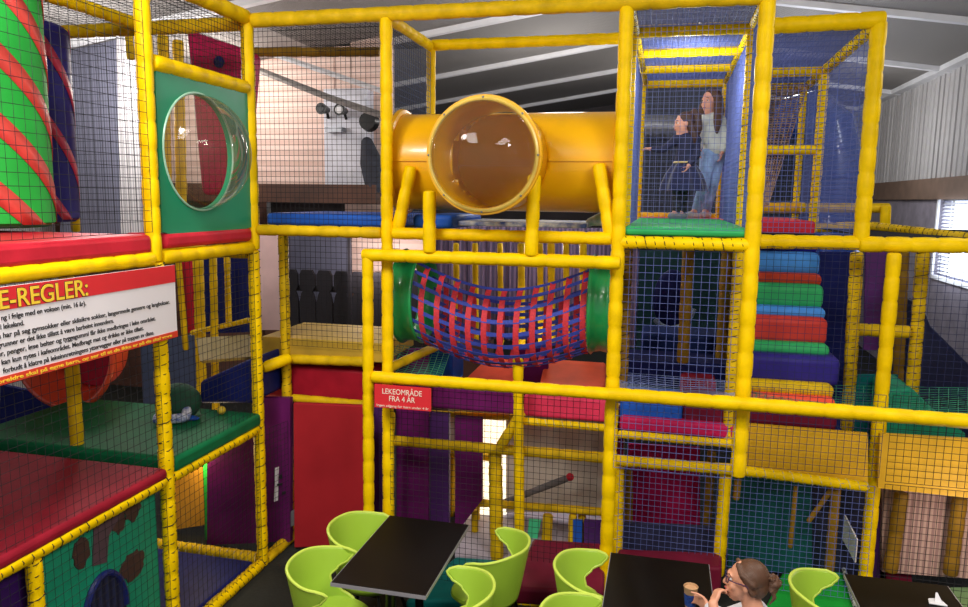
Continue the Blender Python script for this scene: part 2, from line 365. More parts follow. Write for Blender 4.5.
post(L,(-4.2,5,.05),(XL-.04,5,.05),.05,YEL2,name='beam',lace=PLACE)
pp(L,128,25,131,60,6.0,.035,YEL2);
# ---- centre bay
M=thing('climbing_frame',(-1.0,4.95,0),'yellow padded frame of the middle bay carrying tunnel and bridge','play frame','yellow padded climbing frames')
post(M,(-1.92,5,0),(-1.92,5,4.12),.043);post(M,(-2.03,4.88,0),(-2.02,4.88,2.51),.04)
post(M,(XL+.04,5,4.14),(.54,5,4.14),.05,name='beam',m=YEL2)
post(M,(-2.06,4.88,2.5),(-.27,4.88,2.5),.044,name='beam')
post(M,(-1.99,4.87,1.63),(-.30,4.87,1.63),.043,name='beam')
post(M,(XL+.04,5.0,2.65),(-1.96,5,2.65),.04,YEL2,name='beam');post(M,(-1.88,5,2.65),(-.34,5,2.65),.042,name='beam')
post(M,(XL,5.45,0),(XL,5.45,2.6),.04,YEL2,lace=LACE)
post(M,(-1.93,5.04,4.13),(-1.98,6.16,4.16),.04,name='beam');post(M,(-1.98,6.2,2.65),(-1.98,6.2,4.16),.04);post(M,(-1.98,6.2,4.17),(-.36,6.2,4.17),.045,name='beam')
pp(M,247,52,380,52,6.1,.04,OCH,name='beam')
pp(M,287,425,287,425,5.4,.04) if 0 else None
pp(M,262,368,290,358,5.2,.045,YEL,name='beam',Y2=5.4)
pp(M,290,359,372,362,5.45,.04,YEL2,name='beam');pp(M,292,398,368,405,5.45,.035,YEL2,name='beam')
pp(M,389,368,440,345,5.0,.035,YEL2,name='beam',Y2=5.9)
pp(M,518,358,520,590,5.42,.04,YEL);pp(M,522,412,500,447,5.44,.04,YEL2,name='strut')
for x_,r_ in((456,.03),(500,.028),(540,.03),(566,.03),(475,.03),(521,.035),(551,.035),(583,.035)): pp(M,x_,243,x_+1,345,7.0,r_,YEL2)
# lower row at Y 5.5
LR=thing('climbing_frame',(-.3,5.5,0),'low yellow padded frame under the middle bay behind black tables','play frame','yellow padded climbing frames')
pp(LR,389,440,607,458,5.5,.042,YEL2,name='beam');pp(LR,615,460,738,470,5.5,.042,YEL,name='beam');pp(LR,738,470,868,487,5.5,.036,YEL,name='beam',lace=PLACE)
pp(LR,391,412,388,520,5.46,.035,YEL2);pp(LR,495,445,497,560,5.56,.055,YEL2)
pp(LR,619,466,617,560,5.58,.04,YEL,PLACE);pp(LR,726,474,718,575,5.54,.045,YEL)
pp(LR,522,421,606,428,5.5,.03,YEL,name='beam',lace=PLACE);pp(LR,618,434,736,444,5.52,.03,YEL,name='beam',lace=PLACE)
pp(LR,448,417,447,445,6.4,.045,YEL2);pp(LR,402,412,524,418,6.2,.03,YEL2,name='beam')
pp(LR,452,455,450,530,6.3,.045,YEL2);pp(LR,477,458,476,530,6.2,.035,YEL2);pp(LR,497,412,495,446,6.6,.05,YEL2)
pp(LR,445,452,495,458,6.3,.035,YEL2,name='beam');pp(LR,470,502,605,512,5.95,.035,YEL2,name='beam')
pp(LR,548,514,546,552,5.95,.045,YEL2);pp(LR,573,514,572,548,5.95,.035,YEL2);pp(LR,582,514,582,548,6.0,.035,YEL2)
pp(LR,475,510,475,545,5.95,.03,YEL2)
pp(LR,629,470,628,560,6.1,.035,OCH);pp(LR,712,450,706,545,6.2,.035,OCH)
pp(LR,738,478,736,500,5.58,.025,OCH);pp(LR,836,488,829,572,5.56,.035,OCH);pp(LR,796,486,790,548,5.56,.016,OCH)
pp(LR,808,522,834,486,5.56,.018,OCH,name='strut')
# ---- kids tower
K=thing('climbing_frame',(.13,5.0,0),'tall yellow padded frame of the tower where two girls stand','play frame','yellow padded climbing frames')
xl,xr=-.3,.54
post(K,(xl,5,0),(xl,5,4.12),.046);post(K,(xr,5,1.1),(xr,5,4.3),.05)
for i,y in enumerate((5.8,6.6,7.4,8.3)):
    post(K,(xl,y,4.13),(xr,y,4.13),.045 if i<3 else .05,name='beam')
post(K,(xl+.03,4.97,4.12),(xl+.03,8.3,4.12),.025,YEL2,lace=LACE,name='beam');post(K,(xr,5.0,4.15),(xr,8.3,4.12),.035,YEL,lace=LACE,name='beam')
for y in(5.8,8.2): post(K,(xr,y,2.62),(xr,y,4.1),.04,lace=LACE)
for y in(5.8,8.2): post(K,(xl,y,2.62),(xl,y,4.1),.036,lace=PLACE)
post(K,(xl,5,2.63),(xr,5,2.63),.042,name='beam',lace=LACE)
post(K,(xl,8.3,2.72),(xr+.1,8.3,2.72),.06,YTUB,name='beam')
post(K,(-.33,4.87,1.632),(3.7,4.87,1.615),.046,name='beam')
for x,y,z0,z1,r in((xl+.02,5.75,1.35,2.6,.05),(.2,6.6,1.5,2.6,.05),(xr,6.9,1.3,2.6,.05),(xr-.02,5.6,1.1,2.6,.042)): post(K,(x,y,z0),(x,y,z1),r,YEL2 if y<5.7 else OCH,LACE if y<6 else None)
# ---- right bay
Rr=thing('climbing_frame',(1.4,5.9,0),'yellow padded frame of the right bay above the foam steps','play frame','yellow padded climbing frames')
post(Rr,(1.38,5.9,2.6),(1.38,5.9,4.16),.055);post(Rr,(xr+.03,5.88,4.15),(1.42,5.9,4.17),.058,name='beam')
post(Rr,(xr+.08,5.9,2.61),(1.42,5.9,2.62),.052,name='beam');post(Rr,(1.36,5.88,2.61),(3.75,5.9,2.64),.055,name='beam')
post(Rr,(3.6,5.8,0),(3.6,5.8,2.58),.05);post(Rr,(3.6,4.95,0),(3.6,4.95,1.62),.05);post(Rr,(1.58,5.8,0),(1.58,5.8,2.56),.05)
post(Rr,(1.38,5.95,4.15),(1.38,7.7,4.13),.045,lace=LACE,name='beam');post(Rr,(1.38,7.7,4.12),(1.38,8.7,4.12),.04,lace=LACE,name='beam')
post(Rr,(xr,7.75,4.13),(1.38,7.75,4.13),.05,name='beam');post(Rr,(xr,8.7,4.12),(1.36,8.7,4.12),.045,lace=PLACE,name='beam')
post(Rr,(1.38,7.75,2.62),(1.38,7.75,4.1),.045,lace=LACE);post(Rr,(1.36,8.7,2.62),(1.36,8.7,4.1),.035,lace=LACE)
post(Rr,(xr,7.75,3.4),(1.36,7.75,3.4),.045,name='beam')
pp(Rr,760,208,806,208,8.6,.06,YTUB,name='beam');pp(Rr,800,208,890,208,8.4,.05,YEL2,name='beam');pp(Rr,886,205,885,228,8.3,.05,YEL)
pp(Rr,814,228,856,226,7.8,.045,YEL2,name='beam');pp(Rr,870,226,968,238,7.6,.04,YEL2,name='beam',lace=LACE,Y2=6.3)
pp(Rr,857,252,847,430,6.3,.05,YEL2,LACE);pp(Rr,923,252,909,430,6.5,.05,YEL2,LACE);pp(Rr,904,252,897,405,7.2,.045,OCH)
pp(Rr,848,329,910,332,6.45,.05,YEL2,name='beam')
pp(Rr,902,492,890,572,5.82,.05,mat('dim_yellow_vinyl','8c6a20',.5,.15,5));pp(Rr,960,497,950,575,5.82,.05,mat('dim_yellow_vinyl'))
# ================================================================== UPPER DECKS, PADS AND PANELS
t=thing('bubble_panel',(XL,4.45,2.6),'green wall panel with clear round bubble window in left tower','panel')
hy,hz,hr=4.36,3.175,.362
def annulus(y0,y1,z0,z1,n=64):
    b=MB();o=[];i_=[]
    for j in range(n):
        a=2*PI*j/n;c,s=math.cos(a),math.sin(a);k=min(((y1-hy) if c>0 else (hy-y0))/max(abs(c),1e-6),((z1-hz) if s>0 else (hz-z0))/max(abs(s),1e-6))
        o.append((hy+c*k,hz+s*k));i_.append((hy+c*hr,hz+s*hr))
    for x in(XL-.015,XL+.015): b.v+=[Vector((x,*p)) for p in o]+[Vector((x,*p)) for p in i_]
    for j in range(n):
        q=(j+1)%n
        b.f+=[(j,q,n+q,n+j),(3*n+j,3*n+q,2*n+q,2*n+j),(n+j,n+q,3*n+q,3*n+j),(q,j,2*n+j,2*n+q)]
    return b
annulus(3.95,4.97,2.66,3.65).build('panel_board',PGRN,t,False)
GLASS=bpy.data.materials.new('clear_acrylic');GLASS.use_nodes=True
nt=GLASS.node_tree;nt.nodes.clear();ou=nt.nodes.new('ShaderNodeOutputMaterial');mx=nt.nodes.new('ShaderNodeMixShader');tr=nt.nodes.new('ShaderNodeBsdfTransparent');gl=nt.nodes.new('ShaderNodeBsdfGlossy');fr=nt.nodes.new('ShaderNodeFresnel');ns=nt.nodes.new('ShaderNodeTexNoise')
fr.inputs[0].default_value=1.5;gl.inputs['Roughness'].default_value=.04;tr.inputs[0].default_value=(.94,.95,.94,1);ns.inputs['Scale'].default_value=3
rp=nt.nodes.new('ShaderNodeValToRGB');rp.color_ramp.elements[0].color=(.92,.93,.92,1);rp.color_ramp.elements[1].color=(.97,.98,.97,1)
nt.links.new(ns.outputs['Fac'],rp.inputs[0]);nt.links.new(rp.outputs[0],tr.inputs[0])
ml=nt.nodes.new('ShaderNodeMath');ml.operation='MULTIPLY';ml.inputs[1].default_value=.55;nt.links.new(fr.outputs[0],ml.inputs[0]);nt.links.new(ml.outputs[0],mx.inputs[0]);df=nt.nodes.new('ShaderNodeBsdfDiffuse');df.inputs[0].default_value=(.8,.62,.4,1);m2=nt.nodes.new('ShaderNodeMixShader');m2.inputs[0].default_value=.05;nt.links.new(tr.outputs[0],m2.inputs[1]);nt.links.new(df.outputs[0],m2.inputs[2]);nt.links.new(m2.outputs[0],mx.inputs[1]);nt.links.new(gl.outputs[0],mx.inputs[2]);nt.links.new(mx.outputs[0],ou.inputs[0])  # tan diffuse share paints the reflective haze on the domes
def dome(c,axis,u,w,r,depth,n=40,k=12):
    b=MB();R=[]
    for i in range(k+1):
        a=PI/2*i/k;q=max(math.cos(a),.01)
        R.append([Vector(c)+Vector(axis)*(depth*math.sin(a))+(Vector(u)*math.cos(2*PI*j/n)+Vector(w)*math.sin(2*PI*j/n))*r*q for j in range(n)])
    b.rings(R,cap=False);b.f.append(tuple(range(len(b.v)-n,len(b.v))));return b
dome((XL+.02,hy,hz),(1,0,0),(0,1,0),(0,0,1),hr+.005,.3).build('bubble_dome',GLASS,t)
MB().tube([(XL+.02,hy+math.cos(a)*(hr+.012),hz+math.sin(a)*(hr+.012)) for a in [2*PI*i/48 for i in range(48)]],.007,6,True).build('rim',mat('pale_green_rim','a8d4bc',.3),t)
pad('foam_pad',(XL-.28,3.96,2.57),(XL+.03,4.95,2.665),RED,'red foam strip under the green bubble panel')
pad('foam_pad',(-4.6,1.2,2.55),(XL+.03,3.84,2.665),RED,'long red foam floor pad of the left upper deck')
# squeeze rollers: fabric stripes are raised spiral bands
def roller(cx,cy,r,z0,z1,m1,m2,label,turns,nb,bw=.16,hand=1):
    t=thing('squeeze_roller',(cx,cy,z0),label,'roller','striped padded rollers')
    R=[]
    for z,q in((z0,.9),(z0+.03,1),(z1-.03,1),(z1,.9)): R.append([Vector((cx+r*q*math.cos(2*PI*j/40),cy+r*q*math.sin(2*PI*j/40),z)) for j in range(40)])
    MB().rings(R).build('roll',m1,t)
    for b in range(nb):
        v=[];f=[];K_=90;zz0,zz1=z0+.02,z1-.02
        for i in range(K_+1):
            q=-.15+1.3*i/K_;z=zz0+(zz1-zz0)*q;a=2*PI*(b/nb+turns*q)
            for da in(-bw/2,bw/2): 
                zz=min(max(z+da,zz0),zz1)
                v.append((cx+(r+.004)*math.cos(a),cy+(r+.004)*math.sin(a),zz))
        f=[(2*i,2*i+1,2*i+3,2*i+2) if hand>0 else (2*i+1,2*i,2*i+2,2*i+3) for i in range(K_)]
        o=MB().add(v,f).build('stripe',m2,t);s=o.modifiers.new('s','SOLIDIFY');s.thickness=.004;s.offset=0
g0=at(50,225,Y=3.75);roller(g0.x-.53,3.75,.42,2.69,4.1,mat('bright_green_vinyl','2fb848',.42,.08,4,.1),mat('coral_stripe','dc4c44',.45),'big green roller with red diagonal stripes in left tower',-.55,6,.15)
b0=at(78,222,Y=4.62);roller(b0.x-.42,4.62,.33,2.69,4.1,mat('violet_vinyl','2c2878',.45,.12,4,.1),mat('crimson_stripe','c0284a',.45),'slim blue violet roller with crimson stripes behind the green roller',-.5,5,.12)
# grey translucent wall curtain behind the left tower
struct(panelY('wall',[(64,30),(122,30),(128,238),(60,240)],7.6,.05,mapping(mat('grey_blue_sheet','85869a',.6,.1,9,.3,kind='wave',h2='707286')))).name='wall_grey_sheet'
struct(panelY('wall',[(116,30),(136,30),(141,238),(121,238)],7.5,.05,mapping(mat('white_sheet','f2eef0',.6,.1,9,.3,kind='wave',h2='c0bcc2')))).name='wall_white_sheet'
# hanging crash bag
c=at(212,52,Y=5.8)
t=thing('hanging_bag',at(215,195,Y=5.8),'magenta padded crash bag seen through the bubble panel','bag')
MB().prism([at(x,y,Y=5.75) for x,y in((184,28),(242,48),(230,192),(200,196))],(0,.35,0)).build('bag_body',PINK,t,True,.06)
MB().ball(at(219,62,Y=5.74),(.05,.03,.05),10,6).build('strap_patch',NAVY,t)
for n_,(x,y,w_) in enumerate(((168,60,10),)): pp(L,163,35,167,215,6.2,.05,YEL2);pp(L,178,40,182,215,6.3,.05,YEL2)
# rules board
SIGNR=mat('sign_red','dc2a34',.45,.03,3);SIGNW=mat('sign_white','ece9f0',.45,.02,3);SIGNO=mat('sign_orange_red','d8402c',.45,.03,3);TXT=mat('sign_black_ink','18181c',.6,.05,3);TXY=mat('sign_yellow_ink','f8d23c',.5,.05,3)
sx=XL+.06;y1,y0=3.97,1.55;zt,zb=2.475,2.03;hh=zt-zb
t=thing('rules_sign',(sx,2.8,zb),'white and red rules board with black lines hung on left tower','sign')
MB().bb((sx,y0,zb),(sx+.012,y1,zt)).build('board',SIGNW,t,False)
MB().bb((sx+.012,y0,zt-hh*.235),(sx+.015,y1,zt)).build('header_band',SIGNR,t,False)
MB().bb((sx+.012,y0,zb),(sx+.015,y1,zb+hh*.085)).build('footer_band',SIGNO,t,False)
def signtext(s,px,py,size,m,name,pxl=None,x=sx+.0135,off=.0005):
    e=at(px,py,X=x);wd=None
    if pxl is not None: wd=e.y-at(pxl,py,X=x).y
    Mx=Matrix.Translation((x,e.y,0))@Matrix(((0,0,1,0),(1,0,0,0),(0,1,0,0),(0,0,0,1)))
    return lambda z:text(s,size,m,t,name,Matrix.Translation((0,0,z))@Mx,wd,.0008,'RIGHT',off)
zl=lambda k:zt-hh*.235-.045-k*.0405
signtext('LEKE-REGLER:',88,290,.122,TXT,'heading_outline',x=sx+.0155,off=.004)(zt-.098)
h_=signtext('LEKE-REGLER:',88,290,.122,TXY,'heading',x=sx+.0175,off=.0012)(zt-.098)
for k,(s,px,pxl,py) in enumerate((('ng i følge med en voksen (min. 16 år).',86,0,303),('i lekeland.',24,0,322),('Barna har på seg gymsokker eller sklisikre sokker, langermede gensere og langbukser.',170,-18,305),('grunner er det ikke tillatt å være barbeint innendørs.',114,-4,325),('er, penger, løse belter og tyggegummi får ikke medbringes i leke området.',155.6,-5,320),('kan kun nytes i kafeområdet. Medbragt mat og drikke er ikke tillatt.',143.7,-1,330),('forbudt å klatre på lekeinnretningens yttervegger eller på toppen av disse.',154,0,333))):
    signtext(s,px,py,.034,TXT,'text_line',pxl)(zl(k))
signtext('Foreldre skal på egne barn, og ser til at de ikke er på de skal være',172,336,.026,TXY,'footer_text',-10,sx+.016)(zb+.010)
# tunnel with bubble
t=thing('tunnel_tube',(-1.15,5.5,2.7),'yellow plastic crawl tunnel with big round bubble window','tunnel')
tz,tr_,ty=3.165,.345,5.45;tx0,tx1=-1.95,-.33;bx,br=-1.15,.362
n=48;k=44;b=MB();vs=[];
for i in range(k+1):
    for j in range(n): a=2*PI*j/n;vs.append(Vector((tx0+(tx1-tx0)*i/k,ty-tr_*math.cos(a),tz+tr_*math.sin(a))))
fs=[]
for i in range(k):
    for j in range(n):
        q=[i*n+j,i*n+(j+1)%n,(i+1)*n+(j+1)%n,(i+1)*n+j];c=sum((vs[v] for v in q),Vector())/4
        if c.y<ty and (c.x-bx)**2+(c.z-tz)**2<(br-.03)**2: continue
        fs.append(q)
o=b.add(vs,fs).build('tunnel_shell',YTUB,t);s=o.modifiers.new('s','SOLIDIFY');s.thickness=.008
for s_ in(-1,1): MB().bb((tx0,ty+s_*tr_-.02,tz-.008),(tx1,ty+s_*tr_+.02,tz+.008)).build('seam_flange',YTUB,t,False) if s_>0 else [MB().bb((a_,ty-tr_-.02,tz-.008),(b_,ty-tr_+.01,tz+.008)).build('seam_flange',YTUB,t,False) for a_,b_ in((tx0,bx-br),(bx+br,tx1))]
for x in(tx0,tx1): MB().tube([(x,ty-(tr_+.02)*math.cos(a),tz+(tr_+.02)*math.sin(a)) for a in [2*PI*i/48 for i in range(48)]],.03,8,True).build('end_ring',YTUB,t)
R=[[Vector((bx+br*q*math.cos(2*PI*j/48),y,tz+.01+br*q*math.sin(2*PI*j/48))) for j in range(48)] for y,q in((5.32,.97),(4.86,.97),(4.76,1.0),(4.72,1.05),(4.70,1.05))]
o=MB().rings(R,cap=False).build('window_collar',YTUB,t);s=o.modifiers.new('s','SOLIDIFY');s.thickness=.01
R=[[Vector((bx+br*q*math.cos(2*PI*j/48),y,tz+.01+br*q*math.sin(2*PI*j/48))) for j in range(48)] for y,q in((4.70,1.05),(4.69,1.04),(4.69,.93),(4.70,.92))]
MB().rings(R,closed=True,cap=False).build('window_flange',YTUB,t)
dome((bx,4.69,tz+.01),(0,-1,0),(1,0,0),(0,0,1),br*.95,.27,48,14).build('bubble_dome',GLASS,t)
MB().tube([(bx+br*.97*math.cos(a),4.68,tz+.01+br*.97*math.sin(a)) for a in [2*PI*i/48 for i in range(48)]],.012,6,True).build('dome_rim',mat('pale_yellow_rim','e8c860',.3),t)
for i in range(8):
    a=2*PI*(i+.0)/8+PI/2;MB().ball((bx+br*.99*math.cos(a),4.672,tz+.01+br*.99*math.sin(a)),.008,8,5).build('bolt',GREY,t)
SP=thing('tunnel_supports',(-1.1,4.9,2.5),'four yellow padded legs holding up the bubble tunnel','support')
for a,b_,r in(((-1.56,4.86,2.53),(-1.56,4.86,2.95),.045),((-.855,4.86,2.53),(-.845,4.86,3.06),.045),((-1.85,5.02,2.66),(-1.76,5.06,3.12),.045),((-.35,5.02,2.66),(-.45,5.06,3.14),.045)):
    post(SP,a,b_,r,YEL,name='leg')
# blue and patterned mats on the middle deck
pad('foam_mat',(XL+.05,5.1,2.68),(-1.97,6.1,2.775),BLU,'long blue foam mat on the deck beside the tall netted opening','foam mat')
pad('foam_mat',(-1.8,5.2,2.68),(-1.5,6.1,2.78),BLU,'short blue foam mat under the left end of the tunnel','foam mat')
pad('foam_mat',(-1.5,5.35,2.7),(-.55,6.1,2.735),mat('pale_blue_canvas','dcdcd0',.7,.2,14,h2='4a64a4'),'thin pale blue patterned canvas sheet under the tunnel','foam mat',bevel=.01)
o=MB().caps([at(590,222,Y=5.6),at(601,219,Y=5.6),at(610,221,Y=5.6)],[.03,.05,.03]).build('bundled_net',mat('white_cloth','e8ece8',.8,.2,20,.4,h2='9cc4b0'));tag(o,'bundle of white and green netting lying beneath tunnel right end','netting')
# tower pads
pad('foam_pad',(xl+.03,5.0,2.675),(xr-.01,7.55,2.735),GRN,'green foam floor pad at the front of the girls tower')
pad('foam_pad',(xl+.05,7.57,2.67),(xr+.02,8.25,2.735),ORED,'orange red foam pad at the back of the girls tower')
pad('foam_pad',(xr+.1,6.3,2.66),(1.14,8.0,2.76),RED,'short red foam pad at the head of the foam steps',bevel=.02)
# ---- strap bridge
t=thing('strap_bridge',(-1.1,5.55,1.85),'sagging crawl bridge woven from red and blue straps','bridge')
by=5.55;bz=2.13;bR=.335;bx0,bx1=-1.86,-.46
def arc(x,a,off=0):
    s=math.sin(PI*max(0,min(1,(x-bx0)/(bx1-bx0))));r=bR*(1-.02*s)+off;dz=-.19*s
    return Vector((x,by+r*math.sin(a),bz+dz-r*math.cos(a)))
def ribbon(path,nor,wdir,w,m,name):
    b=MB();R=[]
    for p,nn,wd in zip(path,nor,wdir): R.append([p+wd*w/2+nn*.002,p-wd*w/2+nn*.002,p-wd*w/2-nn*.002,p+wd*w/2-nn*.002])
    return b.rings(R).build(name,m,t)
RSTR=mat('red_strap','c82e3c',.7,.15,60);BSTR=mat('blue_strap','3244a8',.7,.15,60)
A0,A1=math.radians(-152),math.radians(112)
for i in range(11):
    x=bx0+.12+(bx1-bx0-.2)*i/10;A=[A0+(A1-A0)*j/28 for j in range(29)]
    ribbon([arc(x,a,.004*(1 if j%2 else -1)) for j,a in enumerate(A)],[Vector((0,math.sin(a),-math.cos(a))) for a in A],[Vector((1,0,0))]*29,.042,RSTR,'red_strap')
for i in range(17):
    a=A0+(A1-A0)*i/16;xs=[bx0+(bx1-bx0)*j/36 for j in range(37)];nv=Vector((0,math.sin(a),-math.cos(a)))
    ribbon([arc(x,a) for x in xs],[nv]*37,[Vector((0,math.cos(a),math.sin(a)))]*37,.03,BSTR,'blue_strap')
for xa,xb,lb in((-1.98,-1.82,'green plastic tunnel ring at the left end of strap bridge'),(-.5,-.36,'green plastic tunnel ring at the right end of strap bridge')):
    R=[]
    for x,q in((xa,1.12),(xa+.02,1.06),((xa+xb)/2,1.03),(xb-.02,1.06),(xb,1.1)): R.append([Vector((x,by+bR*q*math.cos(2*PI*j/40),bz+bR*q*math.sin(2*PI*j/40))) for j in range(40)])
    o=MB().rings(R,cap=False).build('tunnel_ring',mat('green_plastic','1f9650',.3,.08,3,coat=.3));s=o.modifiers.new('s','SOLIDIFY');s.thickness=.02;tag(o,lb,'ring','green rings of the strap bridge')
# ================================================================== PADS, STEPS AND LOWER PANELS
def boxpx(name,x0,x1,yt,yb,Y,depth,m,label=None,cat='foam pad',bevel=.03,parent=None,group=None):
    xm=(x0+x1)/2;a=at(x0,yb,Y=Y);b_=at(x1,yb,Y=Y);zt=at(xm,yt,Y=Y).z;zb=at(xm,yb,Y=Y).z
    bevel=min(bevel,(zt-zb)*.45)
    return pad(name,(a.x,Y,zb),(b_.x,Y+depth,zt),m,label,cat,parent,bevel,group)
G_='foam blocks of the climbing steps'
for i,(yt,yb,m,Y,lb) in enumerate((
 (241,253,INDI,6.75,'indigo foam block at the very top of the climbing steps'),
 (252,275,LBLU,6.6,'bright blue rounded foam block second from top of the steps'),
 (273,286,ORED,6.52,'slim orange foam block above the big green one on steps'),
 (284,308,GRN,6.4,'thick green rounded foam block in the middle of the steps'),
 (307,319,LBLU,6.3,'slim light blue foam block under the thick green one on steps'),
 (317,344,mat('tomato_vinyl','cc4038',.42,.12,4,.15),6.2,'thick tomato red foam block in the lower half of steps'),
 (343,357,GRN,6.1,'slim green foam block above the wide indigo one on steps'),
 (356,385,INDI,5.98,'wide thick indigo foam block near the foot of steps'),
 (383,398,YEL2,5.88,'yellow foam block at the foot of the climbing steps'),
 (396,410,ORED,5.8,'coral foam block just below the yellow one on steps'),
 (408,430,MAR,5.7,'maroon foam block lowest of the climbing steps'))):
    boxpx('foam_step',737+(3 if i>3 else 0),819+(yt-245)*.115+(8 if i==7 else 0),yt,yb,Y,.45,m,lb,'foam block',.05,None,G_)
# left tower, middle level
pad('foam_mat',(-4.6,1.2,1.14),(XL+.04,3.87,1.215),DRED,'wide dark red foam floor mat of the left middle deck','foam mat')
pad('foam_mat',(-4.6,3.93,1.15),(XL+.04,4.98,1.255),mat('deep_green_vinyl','0f6a40',.45,.12,5,.15),'deep green foam floor mat behind the dark red one','foam mat')
pad('foam_mat',(-4.6,2.7,1.22),(-4.05,3.1,1.32),TEAL,'small teal foam block on the dark red mat at left edge','foam mat')
c=at(62,350,Y=4.88)
t=thing('slide_mouth',c-Vector((0,0,.45)),'orange red round slide mouth on the green mat in left tower','slide')
OSL=mat('orange_red_plastic','d4482c',.32,.1,2,coat=.3)
R=[[c+Vector((q*math.cos(2*PI*j/40),y,q*math.sin(2*PI*j/40))) for j in range(40)] for y,q in((.0,.48),(-.02,.46),(.06,.41),(.2,.37),(.3,.36))]
o=MB().rings(R,cap=False).build('tube_shell',OSL,t);s=o.modifiers.new('s','SOLIDIFY');s.thickness=.012
MB().tube([c+Vector((.47*math.cos(a),0,.47*math.sin(a))) for a in [2*PI*i/48 for i in range(48)]],.025,8,True).build('rim',OSL,t)
MB().cyl(c+Vector((0,.29,0)),c+Vector((0,.31,0)),.36,32).build('inner_wall',DRED,t)
c=at(184,393,Y=4.72)
t=thing('bean_bag',(c.x,c.y,1.255),'dark green cushion with white patterned edge lying on green mat','cushion')
MB().ball((c.x-.05,c.y,1.37),(.17,.15,.14),20,12).build('cushion_body',mat('bottle_green_cloth','0e4430',.8,.15,8),t)
MB().tube([(c.x-.1+.19*math.cos(a),c.y-.12+.1*math.sin(a),1.30+.12*max(0,a/1.4)) for a in [(-1.5+i*.25) for i in range(13)]],.035,10).build('patterned_edge',mat('white_blue_print','dfe2ea',.7,.1,30,h2='4a62a8'),t)
c=at(189,418,Z=1.27);tag(MB().ball((c.x,c.y,1.272),(.085,.04,.018),16,8).build('slipper',BLU),'flat blue slipper beside the dark green cushion','shoe')
c=at(224,398,Y=4.9);tag(MB().ball((c.x,4.86,1.287),.033,16,10).build('ball',mat('yellow_ball','d8b830',.4,.05,5)),'small yellow plastic ball on the green mat','ball')
o=MB().prism([at(x,y,Y=5.03) for x,y in((199,382),(252,358),(252,404),(199,404))],(0,.5,0)).build('foam_wedge',NAVY,None,True,.03);tag(o,'navy foam wedge at the back of the green mat','foam wedge')
panelY('panel',[(194,252),(250,252),(252,332),(196,334)],6.9,.04,NAVY,'indigo wall panel behind the bars in left middle deck','panel')
panelY('panel',[(181,252),(190,252),(193,332),(184,334)],6.6,.04,RED,'narrow red strip panel left of the indigo panel','panel')
pp(L,198,256,202,400,6.3,.05,YEL2);pp(L,178,256,186,350,6.4,.03,YEL2);pp(L,213,256,216,420,6.1,.035,YEL2);pp(L,227,256,229,326,6.5,.03,YEL2,PLACE);pp(L,191,333,250,320,6.2,.025,YEL2,PLACE,'beam')
panelY('panel',[(0,385),(75,400),(75,438),(0,438)],5.35,.04,NAVY,'navy net covered panel under the orange slide mouth','panel')
panelY('panel',[(140,340),(196,335),(200,402),(144,420)],7.2,.04,mat('dim_blue_sheet','4c5878',.7,.12,4),'dim blue grey sheet behind the dark green cushion','panel')
# tilted yellow deck boards between left tower and middle bay
o=boxpx('deck_board',262,383,340,359,5.45,.75,mat('dull_yellow_board','b4922a',.65,.2,3),'flat yellow deck board at mid height left of strap bridge','board',.01)
o=MB().prism([at(196,338,Y=6.0),at(256,334,Y=6.0),at(256,356,Y=5.6),at(200,361,Y=5.6)],(0,.04,-.03)).build('deck_board',mat('olive_board','8c7a40',.6,.15,4),smooth=False);tag(o,'dull olive deck board seen through the net of left tower','board')
# red group below
boxpx('foam_pad',262,367,367,402,5.5,.8,mat('deep_red_vinyl','a01a2c',.42,.15,5,.2),'deep red foam pad under the flat yellow deck board')
panelY('panel',[(293,403),(367,406),(369,545),(294,548)],5.54,.05,mat('brick_red_vinyl','a8262e',.45,.12,2,.25),'tall red vinyl wall panel beside the left chairs','panel',bevel=.01)
panelY('panel',[(262,398),(290,398),(290,542),(264,542)],5.62,.05,PURP,'purple vinyl wall panel left of the tall red one','panel')
panelY('panel',[(207,440),(256,438),(258,543),(207,545)],6.1,.05,PURP,'dark purple panel behind the open bay of left tower','panel')
panelY('panel',[(203,462),(216,462),(216,540),(205,540)],5.9,.03,mat('bright_green_vinyl'),'narrow green printed panel in the lit gap of left tower','panel')
panelY('panel',[(172,470),(205,468),(205,525),(172,530)],6.3,.04,mat('amber_board','d89c30',.5,.15,3),'amber lit board deep in the gap of left tower','panel')
pp(L,190,478,192,540,5.6,.04,YEL);pp(L,200,476,202,530,5.9,.03,YEL2)
pad('foam_mat',(-4.3,3.95,.0),(XL-.03,4.93,.07),NAVY,'navy foam floor mat at the foot of left tower','foam mat')
# printed animal panel
t=thing('animal_panel',(XL-.06,3.4,0),'green panel with brown spotted animal print and dark blue crawl hole','panel')
AP=mat('mint_green_panel','1c9c78',.4,.06,3)
MB().bb((XL-.10,2.9,.02),(XL-.06,3.86,1.09)).build('panel_board',AP,t,False)
ABR=mat('animal_brown','4c3430',.5,.1,6)
def blob(cx,cy,rx,ry,seed,n=22):
    random.seed(seed);c=at(cx,cy,X=XL-.06);return [(XL-.06,c.y+rx*math.cos(2*PI*i/n)*(1+.18*random.uniform(-1,1)),c.z+ry*math.sin(2*PI*i/n)*(1+.18*random.uniform(-1,1))) for i in range(n)]
for bx_,by_,rx,ry,sd in((81,552,.06,.085,3),(132,565,.10,.085,5),(132,508,.07,.08,9),(118,520,.055,.08,4)): MB().prism(blob(bx_,by_,rx,ry,sd),(.006,0,0)).build('print_patch',ABR,t,False)
MB().prism([at(x,y,X=XL-.06) for x,y in((93,524),(108,508),(122,512),(108,535),(106,562),(92,566))],(.008,0,0)).build('print_body',mat('animal_taupe','5c4650',.5,.1,6),t,False)
